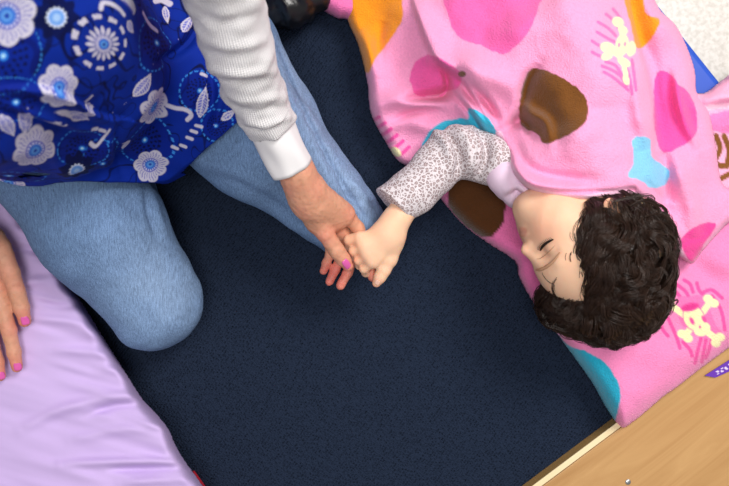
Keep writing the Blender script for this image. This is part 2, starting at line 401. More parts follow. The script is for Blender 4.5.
sb('edge_strip', -0.25, 0.62, 0.0, 0.0100, 0.0278, 0.031, M['edge'], 0.0014)
sb('top_panel', -0.25, 0.62, 0.0112, 0.46, 0.0, 0.030, M['wood'], 0.0012)
sp_ = P(628, 482, .030)[:2] - A
bm = bmesh.new(); bmesh.ops.create_uvsphere(bm, u_segments=20, v_segments=10, radius=0.005)
for q in bm.verts: q.co.z *= 0.4; q.co += Vector((sp_ @ cd, sy * (sp_ @ cn), 0.0302))
me = bpy.data.meshes.new('screw'); bm.to_mesh(me); bm.free(); me.materials.append(M['steel']); o = bpy.data.objects.new('screw', me); COL.objects.link(o); o.parent = shelf

# ------------------------------------------------------------------ lying cloth built from an outline, a height and a pattern
def rbf(pts, q, s):
    """smooth height through scattered points: normalised gaussian blend"""
    pts = np.asarray(pts, float); num = np.zeros(len(q)); den = np.zeros(len(q)) + 1e-9
    for x, y, z in pts:
        g = np.exp(-((q[:, 0] - x) ** 2 + (q[:, 1] - y) ** 2) / (2 * s * s)) + 1e-5 / (1 + ((q[:, 0] - x) ** 2 + (q[:, 1] - y) ** 2) / s ** 2); num += g * z; den += g
    return num / den
def cloth(name, outline, step, zfun, paint, mat, parent, edge_w, thick, nsm=1, cat=6):
    """outline [(px,py,z)...] closed; zfun(q) is the inner height; the rim rounds down to the outline's own height"""
    ol = catmull(outline, cat); poly = ol[:, :2]
    lo = poly.min(0) - step * 2; hi = poly.max(0) + step * 2; nx, ny = np.ceil((hi - lo) / step).astype(int) + 1
    gx, gy = np.meshgrid(lo[0] + step * np.arange(nx), lo[1] + step * np.arange(ny), indexing='ij')
    q = np.stack([gx.ravel(), gy.ravel()], 1); sd, near, eid, et = polysd(q, poly)
    okv = sd < 0.55 * step; snap = okv & (sd > -0.45 * step); q[snap] = near[snap]; d = np.where(snap, 0, -sd)
    ids = np.arange(nx * ny).reshape(nx, ny)
    f = np.stack([ids[:-1, :-1], ids[:-1, 1:], ids[1:, 1:], ids[1:, :-1]], -1).reshape(-1, 4); f = f[okv[f].all(1)]
    used = np.unique(f); mp = np.full(nx * ny, -1); mp[used] = np.arange(len(used)); f = mp[f]
    q = q[used]; d = d[used]; eid = eid[used]; et = et[used]; near = near[used]
    e = np.sort(np.concatenate([f[:, [i, (i + 1) % 4]] for i in range(4)]), 1); key = e[:, 0] * len(used) + e[:, 1]
    u_, n_ = np.unique(key, return_counts=True); rim = np.unique(np.concatenate([u_[n_ == 1] // len(used), u_[n_ == 1] % len(used)]))
    q[rim] = near[rim]; d[rim] = 0.0                    # the rim follows the outline exactly
    ez = ol[eid, 2] * (1 - et) + ol[(eid + 1) % len(ol), 2] * et
    zb, ew = zfun(q, d), edge_w(q) if callable(edge_w) else edge_w
    t = 1 - np.clip(d / ew, 0, 1); z = ez + (zb - ez) * np.sqrt(np.maximum(1 - t ** 2.2, 0))
    v = np.stack([(q[:, 0] - 364.5) * (H - z) / FPX, (243 - q[:, 1]) * (H - z) / FPX, z], 1)
    if nsm: v = smooth_mesh(v, f, nsm)
    o = make_mesh(name, v, f, mat, parent, {'c_pattern': paint(q)} if paint else None)
    m = o.modifiers.new('thickness', 'SOLIDIFY'); m.thickness = thick; m.offset = -1
    return o, v, q
def fold(q, pts, amp, wid, kind='ridge', fade=True):
    """ridge: a soft roll; step: one side lies over the other (positive = right-hand side of travel on the picture is high)"""
    d, s, t = linesd(q, catmull(pts, 6, False)); e = np.sin(np.pi * np.clip(t, 0.02, 0.98)) ** 0.5 if fade else 1.0
    if kind == 'ridge': return amp * e * np.exp(-(d / wid) ** 2)
    x = d * s
    return amp * e * np.where(x > 0, np.exp(-(x / wid) ** 2) , np.exp(-(x / (wid * 0.16)) ** 2))

PINK = lin(248, 158, 200); HOT = lin(238, 84, 164); MAG = lin(224, 92, 168); BROWN = lin(116, 72, 32); ORANGE = lin(246, 150, 34); CYAN = lin(60, 186, 218); LBLUE = lin(140, 206, 238); CREAM = lin(250, 240, 186)
def spot(c, q, pts, colr, soft=0.7, wob=0.8):
    qq = q + wob * np.stack([n2(q[:, 0] / 4, q[:, 1] / 4, 3.1), n2(q[:, 0] / 4, q[:, 1] / 4, 9.7)], 1)
    sd = polysd(qq, catmull(pts, 6))[0]; over(c, 1 - sstep(-soft, soft, sd), colr)
def stroke(c, q, pts, wd, colr):
    d = linesd(q, catmull(pts, 6, False))[0]; over(c, 1 - sstep(wd - 0.6, wd + 0.6, d), colr)
def dot(c, q, x, y, rx, ry, rot, colr):
    a = math.radians(rot); dx, dy = q[:, 0] - x, q[:, 1] - y; u = dx * math.cos(a) + dy * math.sin(a); v = -dx * math.sin(a) + dy * math.cos(a)
    k = np.sqrt((u / rx) ** 2 + (v / ry) ** 2); over(c, 1 - sstep(1 - 0.7 / min(rx, ry), 1 + 0.7 / min(rx, ry), k), colr)

# --- blue mat under the child
mc = [P(420, 122, 0.02)[:2], P(626, 380, 0.02)[:2]]
dl = nz(mc[1] - mc[0]); dw = np.array([-dl[1], dl[0]])
wd = (P(722, 82, 0.04)[:2] - mc[0]) @ dw
L_ = np.linalg.norm(mc[1] - mc[0]) - 0.03
bm = bmesh.new(); bmesh.ops.create_cube(bm, size=1)
for q in bm.verts: q.co = (q.co.x * L_, q.co.y * wd, q.co.z * 0.04)
bmesh.ops.bevel(bm, geom=list(bm.edges), offset=0.012, segments=4, affect='EDGES', profile=0.5)
me = bpy.data.meshes.new('floor_mat'); bm.to_mesh(me); bm.free(); me.materials.append(M['blue_vinyl'])
bmat = bpy.data.objects.new('floor_mat', me); COL.objects.link(bmat)
ctr = mc[0] + dl * L_ / 2 + dw * wd / 2; bmat.location = (ctr[0], ctr[1], 0.0205); bmat.rotation_euler = (0, 0, math.atan2(dl[1], dl[0]))
tag(bmat, 'bright blue vinyl floor mat showing beside the white floor, under the pink fleece', 'mat')

# --- pink fleece sheet the child lies on
def z_sheet(q, d): return 0.060 + 0.006 * n2(q[:, 0] / 26, q[:, 1] / 26, 1.3) + fold(q, [(500, 262), (530, 250), (560, 250)], 0.012, 9) + fold(q, [(455, 225), (490, 200), (520, 200)], 0.006, 8)
def p_sheet(q):
    c = np.tile(lin(240, 120, 180), (len(q), 1))
    spot(c, q, [(447, 190), (452, 176), (475, 170), (500, 182), (506, 205), (500, 228), (486, 237), (465, 226), (450, 208)], lin(84, 50, 26))
    spot(c, q, [(316, -40), (316, 4), (324, 8), (326, -40)], lin(244, 190, 216)); return c
sheet, _, _ = cloth('fleece_sheet', [(338, -60, 0.03), (319, 0, 0.006), (335, 18, 0.006), (352, 26, 0.006), (382, 90, 0.006), (405, 146, 0.006), (432, 188, 0.006), (462, 224, 0.006), (490, 245, 0.006), (514, 261, 0.008), (520, 280, 0.012), (543, 314, 0.02), (580, 330, 0.03), (640, 300, 0.045), (680, 225, 0.045), (684, 120, 0.045), (668, 50, 0.045), (630, -20, 0.03), (600, -60, 0.03)],
    2.0, z_sheet, p_sheet, M['fleece'], None, 16, 0.004)
tag(sheet, 'deeper pink fleece sheet with a brown spot, under the child\'s outstretched arm', 'sheet')

# --- pillow under the head
def z_pillow(q, d):
    return 0.072 + 0.022 * (1 - np.exp(-d / 26)) + 0.004 * n2(q[:, 0] / 22, q[:, 1] / 22, 5) + fold(q, [(628, 400), (655, 375), (690, 350)], 0.006, 12) + fold(q, [(690, 255), (705, 275), (735, 285)], -0.012, 12) + fold(q, [(600, 350), (618, 380), (622, 410)], 0.004, 7)
def p_pillow(q):
    c = np.tile(lin(248, 140, 192), (len(q), 1))
    spot(c, q, [(548, 330), (570, 346), (590, 353), (608, 366), (619, 386), (619, 405), (612, 424), (590, 420), (560, 380)], lin(40, 172, 204))
    S = lin(238, 86, 160)
    for pts in ([(676, 284), (686, 292), (690, 302)], [(697, 283), (699, 290), (705, 297)], [(712, 296), (721, 310), (725, 330)], [(702, 335), (698, 350), (695, 363)], [(707, 335), (704, 350), (702, 362)], [(712, 338), (709, 350), (706, 358)], [(668, 318), (676, 336), (680, 348)], [(683, 342), (690, 350), (692, 356)], [(660, 316), (662, 328), (668, 336)], [(676, 292), (682, 300), (680, 308)], [(704, 292), (712, 290), (722, 298)], [(684, 280), (690, 284), (693, 292)]):
        stroke(c, q, pts, 1.8, S)
    spot(c, q, [(676, 300), (682, 296), (688, 297), (699, 295), (707, 298), (709, 306), (716, 325), (722, 333), (712, 338), (704, 338), (690, 332), (680, 322), (678, 310)], lin(246, 120, 180), wob=0.3)
    for a, b in (((668, 303), (718, 340)), ((711, 301), (685, 336))):
        stroke(c, q, [a, ((a[0] + b[0]) / 2, (a[1] + b[1]) / 2), b], 3.2, CREAM)
        for x, y in (a, b):
            u = nz(np.array(b) - np.array(a)); n_ = np.array([-u[1], u[0]])
            for s in (-1, 1): dot(c, q, x + n_[0] * 3.6 * s, y + n_[1] * 3.6 * s, 5, 4.2, 20, CREAM)
    dot(c, q, 694, 318, 11, 14, -28, lin(240, 100, 170)); dot(c, q, 694, 318, 10, 13, -28, CREAM); dot(c, q, 702, 329, 8.5, 7, -20, CREAM)
    dot(c, q, 690, 307, 9.5, 4.5, -12, S); dot(c, q, 690, 307, 8.0, 2.6, -12, lin(222, 60, 140))
    dot(c, q, 692, 321, 2.0, 4.2, -28, S); dot(c, q, 704, 319, 2.0, 4.0, -28, S); dot(c, q, 700, 327, 1.2, 1.6, 0, S)
    return c
pillow, _, _ = cloth('pillow', [(560, 338, 0.012), (590, 380, 0.012), (606, 408, 0.012), (621, 427.5, 0.02), (634, 421.5, 0.042), (650, 408.5, 0.046), (664, 396.5, 0.048), (677, 387.5, 0.048), (700, 369.5, 0.047), (729, 348, 0.046), (772, 315, 0.05), (762, 232, 0.03), (726, 214, 0.03), (660, 215, 0.03), (590, 240, 0.02), (550, 290, 0.012), (548, 318, 0.012)],
    1.25, z_pillow, p_pillow, M['fleece'], None, lambda q: 15 + 0 * q[:, 0], 0.004)
tag(pillow, 'pink fleece pillow with a cream skull print and turquoise corner, under the child\'s head', 'pillow')

# --- purple card lying on the platform
K4 = [P(704.5, 375.5, .0322), P(748, 348, .0322), P(752, 361, .0322), P(715, 377.5, .0322)]
nU, nV = 90, 24; V = []; Cc = []
for j in range(nV + 1):
    for i in range(nU + 1):
        a, b = i / nU, j / nV; V.append(K4[0] * (1 - a) * (1 - b) + K4[1] * a * (1 - b) + K4[2] * a * b + K4[3] * (1 - a) * b); k = lin(104, 54, 172)
        if 0.28 < b < 0.72 and a > 0.12 and math.sin(a * 52) * math.sin(b * 8 + a * 9) > 0.1: k = lin(222, 204, 236)
        Cc.append(k)
F_ = np.array([[j * (nU + 1) + i, j * (nU + 1) + i + 1, (j + 1) * (nU + 1) + i + 1, (j + 1) * (nU + 1) + i] for j in range(nV) for i in range(nU)])
card = make_mesh('paper_card', V, F_, M['purple'], None, {'c_pattern': np.array(Cc)}); m = card.modifiers.new('t', 'SOLIDIFY'); m.thickness = 0.0012
tag(card, 'small purple card with pale marks lying on the wooden platform beside the pillow', 'card')

# --- bunched fleece at the right edge
def z_bunch(q, d): return 0.095 + fold(q, [(700, 103), (720, 98), (760, 92)], 0.022, 7) + fold(q, [(712, 126), (735, 122), (760, 118)], 0.012, 7) + 0.004 * n2(q[:, 0] / 15, q[:, 1] / 15, 2)
def p_bunch(q):
    c = np.tile(lin(246, 176, 208), (len(q), 1)); spot(c, q, [(708, 116), (722, 112), (750, 110), (750, 132), (724, 133), (710, 128)], lin(240, 128, 186))
    stroke(c, q, [(706, 108), (722, 106), (760, 103)], 2.6, lin(250, 214, 230))
    for pts in ([(716, 136), (720, 148), (716, 158)], [(724, 136), (729, 150), (727, 166)], [(712, 160), (722, 166), (736, 160)], [(722, 178), (735, 172), (745, 176)], [(738, 136), (742, 150), (738, 162)]): stroke(c, q, pts, 2.8, lin(132, 84, 40))
    stroke(c, q, [(717, 184), (720, 189)], 1.5, lin(150, 90, 60)); return c
bunch, _, _ = cloth('fleece_throw', [(690, 98, 0.05), (706, 92, 0.045), (722, 80, 0.04), (745, 66, 0.03), (785, 70, 0.02), (790, 180, 0.02), (740, 205, 0.04), (705, 200, 0.06), (688, 150, 0.06)], 1.5, z_bunch, p_bunch, M['fleece'], None, 10, 0.004)
tag(bunch, 'pale pink fleece throw with brown stripes, bunched beside the blue mat\'s corner', 'throw')

# --- the big pink fleece blanket over the child
ZB = [(360, 20, .06), (385, 60, .075), (385, 115, .07), (400, 140, .065), (420, 30, .11), (430, 80, .10), (440, 120, .085), (470, 135, .085), (405, -30, .09), (470, 20, .16), (500, 70, .19), (480, 110, .13), (500, 125, .145), (520, -20, .17), (540, 40, .21), (525, 120, .19), (540, 160, .215), (570, 90, .235), (590, 150, .25), (580, 20, .225), (620, 70, .245), (620, 180, .24), (560, 180, .225), (600, -30, .19), (640, 120, .22), (650, 40, .18), (665, 90, .165), (660, 170, .19), (680, 140, .145), (690, 200, .15), (665, 225, .145), (700, 230, .13), (720, 205, .125), (760, 180, .11), (675, 50, .12), (645, 0, .15), (400, -110, .09), (470, -100, .15), (540, -100, .165), (600, -110, .14), (500, -180, .11), (570, -180, .11), (420, -180, .07)]
def z_blanket(q, d):
    z = rbf(ZB, q, 20); z0 = z.copy()
    z += fold(q, [(500, 135), (478, 100), (462, 76), (440, 60), (428, 40), (412, -8)], 0.022, 20, 'step')
    z += fold(q, [(456, 84), (464, 100), (480, 118), (498, 134)], 0.020, 8)
    z += fold(q, [(498, 132), (488, 112), (470, 92), (458, 76)], -0.010, 5)
    z += fold(q, [(440, 66), (447, 78), (446, 92), (434, 100)], -0.013, 3.2) + fold(q, [(452, 92), (466, 108), (476, 122), (482, 134)], -0.014, 3.2)
    z += fold(q, [(470, 84), (486, 100), (498, 118)], -0.014, 3.4) + fold(q, [(404, 99), (425, 99), (450, 96)], -0.012, 3.2) + fold(q, [(392, 122), (415, 112), (440, 110)], -0.007, 3.5)
    z += fold(q, [(372, 108), (395, 100), (425, 102), (456, 106)], 0.016, 10)
    z += fold(q, [(405, 96), (430, 95), (455, 90)], -0.014, 5)
    z += fold(q, [(380, 128), (405, 122), (430, 126), (450, 118)], 0.009, 9)
    z += fold(q, [(425, 58), (440, 62), (455, 72)], 0.010, 7)
    z += fold(q, [(412, 0), (440, 50), (475, 70), (510, 90), (517, 120)], 0.010, 13)
    z += fold(q, [(540, 62), (527, 85), (519, 115), (505, 130)], -0.012, 6)
    z += fold(q, [(521, 100), (530, 112), (545, 122), (550, 142)], 0.013, 6) + fold(q, [(512, 126), (524, 122), (532, 134)], -0.014, 5)
    z += fold(q, [(655, 152), (655, 110), (648, 70), (637, 35), (628, -10)], -0.022, 14, 'step')
    z += fold(q, [(640, 60), (638, 100), (644, 130), (650, 150)], 0.012, 9)
    z += fold(q, [(676, 70), (677, 95), (684, 122), (700, 150)], 0.009, 6) + fold(q, [(668, 70), (672, 100), (680, 128)], -0.006, 5)
    z += fold(q, [(662, 150), (668, 180), (666, 205)], -0.014, 8) + fold(q, [(674, 165), (690, 200), (692, 240)], 0.010, 10)
    z += fold(q, [(630, 178), (646, 192), (664, 215), (684, 246)], 0.010, 7) + fold(q, [(640, 178), (656, 196), (674, 222)], -0.008, 5)
    z += fold(q, [(505, 150), (516, 172), (540, 185), (590, 192)], 0.010, 7) + fold(q, [(515, 140), (527, 165), (550, 176), (600, 180)], -0.006, 6)
    z += fold(q, [(506, 150), (520, 180), (540, 190), (600, 192), (634, 189)], -0.004, 2.5, fade=False)
    z += fold(q, [(560, 20), (590, 60), (600, 110)], 0.006, 20) + fold(q, [(540, 45), (500, 52), (460, 40)], -0.005, 14) + fold(q, [(600, 120), (560, 150), (530, 150)], 0.006, 14)
    z += fold(q, [(358, 30), (372, 55), (376, 80)], 0.010, 9) + fold(q, [(385, 20), (378, 45), (380, 70)], -0.007, 6)
    z = z0 + 1.9 * (z - z0)
    z += 0.0045 * n2(q[:, 0] / 30, q[:, 1] / 30, 7.7) + 0.0016 * n2(q[:, 0] / 11, q[:, 1] / 11, 2.2)
    return z
def p_blanket(q):
    c = np.tile(PINK, (len(q), 1))
    spot(c, q, [(330, -30), (410, -30), (403, -2), (402, 20), (388, 42), (376, 58), (367, 73), (352, 55), (338, 20)], ORANGE)
    spot(c, q, [(449, -20), (449, 18), (460, 38), (480, 45), (503, 54), (520, 42), (533, 22), (537, -20)], lin(240, 104, 174))
    spot(c, q, [(410, 78), (415, 63), (430, 55), (447, 62), (461, 74), (457, 88), (432, 95), (416, 95)], lin(240, 98, 170))
    spot(c, q, [(519, 110), (523, 86), (532, 69), (552, 73), (575, 86), (587, 102), (587, 119), (572, 133), (546, 144), (537, 134), (522, 126)], BROWN)
    dot(c, q, 462, 74, 4, 3, 0, BROWN)
    spot(c, q, [(621, -20), (626, 6), (632, 28), (637, 48), (650, 40), (660, 20), (645, 12), (640, -20)], ORANGE)
    spot(c, q, [(656, 76), (668, 73), (678, 84), (690, 94), (697, 114), (695, 135), (680, 147), (662, 151), (654, 122)], HOT)
    spot(c, q, [(632, 141), (640, 136), (650, 140), (652, 157), (669, 170), (666, 184), (652, 188), (640, 180), (628, 176), (634, 160)], lin(132, 204, 240))
    spot(c, q, [(681, 242), (690, 230), (706, 223), (716, 225), (704, 245), (692, 262)], lin(236, 70, 150))
    spot(c, q, [(424, 140), (438, 124), (460, 118), (468, 119), (470, 108), (486, 116), (496, 130), (500, 150), (470, 160), (425, 155)], CYAN)
    for k in range(6): stroke(c, q, [(366 + k * 6, 124 + k * 6.5), (372 + k * 6, 121 + k * 6.5), (379 + k * 6, 117 + k * 6)], 1.9, HOT)
    dot(c, q, 396, 152, 6, 4, 40, CREAM)
    stroke(c, q, [(499, 134), (506, 156), (514, 174), (528, 188), (550, 195), (580, 199), (606, 195), (630, 194), (650, 207), (664, 227), (680, 254)], 3.6, lin(244, 190, 216))
    S = lin(236, 112, 178)                      # skull print, distorted by the folds
    for pts in ([(592, 41), (602, 47), (612, 50)], [(597, 32), (607, 38), (615, 42)], [(598, 22), (608, 28), (616, 36)], [(606, 14), (613, 20), (618, 27)], [(613, 9), (618, 15), (622, 22)], [(592, 52), (600, 56), (606, 58)], [(602, 66), (612, 70), (621, 76)], [(606, 62), (616, 66), (624, 80)], [(604, 72), (614, 78), (628, 90)], [(632, 60), (634, 74), (636, 90)], [(626, 66), (630, 80), (632, 94)], [(619, 70), (622, 78), (627, 86)]): stroke(c, q, pts, 1.6, S)
    for x, y, rx, ry, r in ((618, 22, 6, 5, 30), (623, 30, 5, 4, 40), (608, 48, 8, 5.5, 20), (607, 56, 6, 4, -20), (622, 45, 6.5, 11, 10), (632, 48, 4, 7, 0), (624, 62, 7, 4, 30), (626, 80, 3, 5, -20)): dot(c, q, x, y, rx, ry, r, CREAM)
    stroke(c, q, [(610, 50), (622, 60), (627, 82)], 2.4, CREAM); stroke(c, q, [(620, 24), (624, 42), (630, 54)], 2.4, CREAM)
    for x, y in ((619, 45), (625, 44)): dot(c, q, x, y, 1.2, 2.4, 10, S)
    return c
BL = [(345, -210, .015), (338, -100, .012), (341, -10, .012), (347, 20, .01), (358, 46, .01), (367, 84, .01), (370, 112, .01), (384, 140, .012), (402, 164, .02), (430, 164, .05), (465, 160, .06), (495, 158, .065), (506, 156, .13), (512, 172, .165), (526, 188, .175), (550, 197, .190), (580, 201, .205), (606, 197, .215), (630, 196, .205), (645, 204, .17), (658, 221, .15), (670, 242, .13), (681, 258, .115), (692, 264, .105), (702, 252, .105), (716, 236, .10), (730, 222, .095), (760, 200, .09), (790, 176, .08), (775, 160, .09), (738, 186, .10), (722, 182, .105), (716, 145, .10), (709, 112, .085), (697, 92, .06), (695, 70, .05), (686, 44, .05), (675, 24, .05), (656, 2, .05), (640, -60, .04), (628, -210, .015), (500, -240, .015)]
blanket, bv, bq = cloth('fleece_blanket', BL, 1.25, z_blanket, p_blanket, M['fleece'], None, lambda q: np.where(q[:, 1] > 145, 7.0, 12.0), 0.005)
tag(blanket, 'large pink fleece blanket with coloured spots, draped over the sleeping child', 'blanket')

# --- lavender mat with a gathered sheet
LE = [(-60, 95), (-20, 152), (5, 188), (28, 222), (48, 250), (66, 278), (84, 304), (103, 335), (120, 362), (134, 384), (143, 398), (157, 413), (169, 428), (177, 446), (187, 462), (197, 476), (208, 492), (225, 520), (240, 545)]
def z_lav(q, d):
    x, y = q[:, 0], q[:, 1]
    g = np.exp(-d / 34)
    u = (x * -0.30 + y) ; vv = x + 0.30 * y
    z = 0.118 + 0.008 * n2(vv / 70, u / 11, 0.4) * (0.4 + g) + 0.0055 * n2(vv / 45, u / 5.5, 4.4) * (0.15 + 1.2 * g) + 0.004 * n2(x / 60, y / 60, 2)
    for pts, a, wdt in (([(104, 336), (70, 322), (30, 318)], .007, 4), ([(120, 360), (90, 352), (50, 350)], .005, 4), ([(142, 396), (110, 398), (60, 410), (20, 430)], .007, 5), ([(146, 404), (118, 405), (84, 416)], -.006, 3), ([(160, 428), (120, 430), (70, 440)], .005, 5), ([(180, 462), (150, 462), (112, 462), (60, 464)], .009, 4), ([(182, 467), (150, 468), (110, 469)], -.008, 3), ([(66, 278), (40, 280), (15, 286)], .005, 4), ([(84, 304), (60, 306), (36, 300)], -.006, 3), ([(50, 254), (36, 250), (24, 246)], -.005, 3), ([(200, 482), (160, 480), (120, 484)], .006, 4), ([(134, 384), (118, 372), (100, 370)], .004, 4)):
        z += fold(q, pts, 1.6 * a, wdt * 1.1)
    return z
lavm = thing('nap_mat', 'lavender fabric covered nap mat under the adult\'s flat hand, lower left', 'mat')
lo_ = [(x, y, 0.012) for x, y in LE] + [(150, 640, .012), (-200, 640, .012), (-260, 380, .012), (-200, 95, .012)]
lav, _, _ = cloth('gathered_sheet', lo_, 1.6, z_lav, None, M['lavender'], lavm, lambda q: 13 + 3 * n2(q[:, 0] / 9, q[:, 1] / 9, 1.1), 0.003, nsm=4, cat=5)
LB = catmull(LE, 5, False); base = [P(x + (1.5 if 470 < y < 530 else -6), y + (0 if 470 < y < 530 else 5), 0)[:2] for x, y in LB] + [P(150, 630, 0)[:2], P(-190, 630, 0)[:2], P(-240, 380, 0)[:2], P(-190, 105, 0)[:2]]
mb = slab('pad', [tuple(p) for p in base[::-1]], 0.001, 0.010, M['red_vinyl'], lavm); mb['label'] = 'red vinyl pad edge'
place_empty(lavm, P(30, 400, 0))

exec_after = []
# ------------------------------------------------------------------ heads (shared builder)
def head_sdf(S, O, Fw, U, R, s, ear_f=-0.03, ear_u=-.006, ear_s=1.0):
    """adds a head: Fw face direction, U crown, R the head's own right side; s scale"""
    B3 = np.stack([Fw, U, R])
    L = lambda f, u, r: O + s * (f * Fw + u * U + r * R)
    S.ell(L(.007, .04, 0), np.array([.105, .088, .080]) * s, B3, k=0.01)
    S.ell(L(.048, -.025, 0), np.array([.052, .062, .058]) * s, B3, k=0.03 * s)
    for q in (-1, 1):
        S.cone(L(.060, -.036, .026 * q), L(.055, -.030, .034 * q), .027 * s, .024 * s, k=0.02 * s)
        S.ell(L(.103, .006, .033 * q), np.array([.012, .010, .017]) * s, B3, k=0.016 * s, neg=True)
    S.cone(L(.074, -.068, .006), L(.074, -.068, -.006), .017 * s, .017 * s, k=0.02 * s)
    for q in (-1, 1):
        S.ell(L(.0815, .000, .031 * q), np.array([.0135, .0125, .0145]) * s, B3, k=0.004 * s)
        S.cone(L(.0945, .018, .012 * q), L(.088, .021, .036 * q), .0055 * s, .004 * s, k=0.016 * s)
    S.cone(L(.100, .008, 0), L(.1085, -.012, 0), .0065 * s, .0085 * s, k=0.012 * s)
    for q in (-1, 1): S.cone(L(.100, -.016, .008 * q), L(.099, -.016, .009 * q), .006 * s, .006 * s, k=0.006 * s)
    S.ell(L(.0955, -.0335, 0), np.array([.0075, .0042, .016]) * s, B3, k=0.005 * s)
    S.ell(L(.0925, -.0425, 0), np.array([.0075, .0045, .014]) * s, B3, k=0.005 * s)
    for q in (-1, 1):
        S.ell(L(ear_f, ear_u, .079 * q), np.array([.019, .029, .008]) * s * ear_s, B3, k=0.006 * s)
        S.ell(L(ear_f + .002, ear_u + .002, .087 * q), np.array([.010, .018, .006]) * s * ear_s, B3, k=0.005 * s, neg=True)
    return L, B3

# ------------------------------------------------------------------ kneeling adult
adult = thing('person', 'kneeling adult in a blue flowered tunic, white sleeve and jeans, holding the child\'s hand', 'person')
Fd = nz([0.70, -0.71, 0]); Ld = nz([0.71, 0.70, 0])       # facing, her left
hip = np.array([-.43, .25, .20])
shL = np.array([-.285, .40, .70]); shR = np.array([-.565, .13, .70]); neck = np.array([-.42, .275, .80])
elL = P(214, -38, .49); wrL = P(303, 186, .222)
elR = np.array([-.70, .06, .42]); wrR = P(-34, 228, .165)

# body: trunk, head and upper arms (under the clothes)
S = SDF(0.005)
S.cone(hip, hip + np.array([.0, 0.02, .22]), .11, .10, .05).cone(hip + np.array([.0, 0.02, .22]), (shL + shR) / 2 + np.array([0, 0.02, -.08]), .10, .10, .05)
S.cone(shL, shR, .055, .055, .05).cone((shL + shR) / 2, neck + np.array([.02, -.02, .06]), .05, .048, .04)
S.chain([(shL, .048), (elL, .030), (P(250, 92, .335), .024), (P(287, 154, .254), .020)], .01).chain([(shR, .048), (elR, .030), (P(-60, 190, .20), .024)], .02)
U_ = nz(np.array([.35, -.35, .87])); R_ = nz(np.cross(nz(np.array([.62, -.62, -.48])), U_)); F2 = np.cross(U_, R_)
Lh, B3h = head_sdf(S, neck + np.array([.055, -.055, .14]), F2, U_, R_, 1.12)
v1, f1 = S.build()

# left hand and forearm
S = SDF(0.00135)
def fingers(S, pts, k=0.006): S.chain([(P(*p[:3]), p[3]) for p in pts], k, 0.004)
S.chain([(P(285, 148, .258), .0245), (P(298, 172, .24), .0228), (P(306, 188, .222), .0225), (P(314, 203, .205), .0225)], .012)
S.cone(P(297, 180, .230), P(304, 202, .206), .018, .019, .02).cone(P(315, 188, .222), P(345, 213, .168), .0145, .0140, .012)
S.cone(P(308, 198, .208), P(318, 221, .180), .0225, .0195, .015)          # thumb side of the palm
S.cone(P(318, 203, .198), P(335, 219, .165), .021, .018, .015)            # heel and palm
S.cone(P(326, 204, .194), P(343, 214, .168), .0155, .0140, .012)           # towards index knuckle
S.cone(P(318, 215, .170), P(336, 232, .135), .019, .014, .015)             # palm under the thumb
# thumb
S.chain([(P(316, 220, .186), .0150), (P(325, 233, .178), .0128), (P(331, 242, .172), .0112), (P(337, 251, .166), .0116), (P(343, 259, .160), .0104), (P(348, 266, .155), .0082)], .006, .006)
# index, held in the child's fist
fingers(S, [(340, 213, .168, .0138), (350, 219, .156, .0112), (358, 228, .146, .0100), (364, 246, .136, .0090), (369, 262, .131, .0085), (372.5, 277, .128, .0074)])
# middle, ring, little
fingers(S, [(334, 222, .150, .0120), (351, 240, .130, .0092), (353, 257, .118, .0084), (348, 272, .113, .0079), (340.5, 285.5, .112, .0072)])
fingers(S, [(328, 224, .150, .0115), (339, 243, .128, .0086), (341, 258, .112, .0079), (335, 270, .107, .0076), (329.5, 281.5, .106, .0070)])
fingers(S, [(320, 222, .152, .0110), (329, 242, .130, .0078), (330, 254, .118, .0072), (326.5, 263, .112, .0069), (323.5, 271, .111, .0062)])
v2, f2 = S.build(smooth=2)
# right hand, flat on the lavender mat
S = SDF(0.00145)
S.chain([(P(-62, 188, .205), .0265), (P(-40, 215, .185), .025), (P(-22, 238, .168), .024)], .012)
S.cone(P(-18, 240, .163), P(-22, 275, .150), .022, .018, .018).cone(P(-8, 242, .160), P(-4, 268, .152), .020, .017, .018).cone(P(-30, 244, .158), P(-40, 278, .148), .018, .014, .018)
fingers(S, [(0, 248, .160, .0170), (10, 272, .156, .0138), (17, 292, .150, .0122), (21.5, 308, .144, .0118), (25, 321, .140, .0095)])
fingers(S, [(-6, 278, .152, .0145), (2, 305, .150, .0122), (9, 331, .146, .0112), (14, 352, .141, .0102), (17, 367, .137, .0084)])
fingers(S, [(-20, 284, .150, .0140), (-14, 318, .148, .0118), (-8, 345, .145, .0108), (-3, 362, .140, .0100), (0, 376, .137, .0084)])
fingers(S, [(-32, 284, .148, .0135), (-30, 315, .147, .0112), (-27, 342, .144, .0104), (-24, 356, .140, .0095), (-22, 368, .137, .0080)])
fingers(S, [(-42, 282, .146, .0120), (-45, 306, .145, .0098), (-45, 326, .142, .0090), (-44, 336, .139, .0084), (-43, 344, .137, .0070)])
v3, f3 = S.build(smooth=2)
va = np.concatenate([v1, v2, v3]); fa = np.concatenate([f1, f2 + len(v1), f3 + len(v1) + len(v2)])
nv = normals(va, fa)
hand = np.arange(len(va)) >= len(v1)
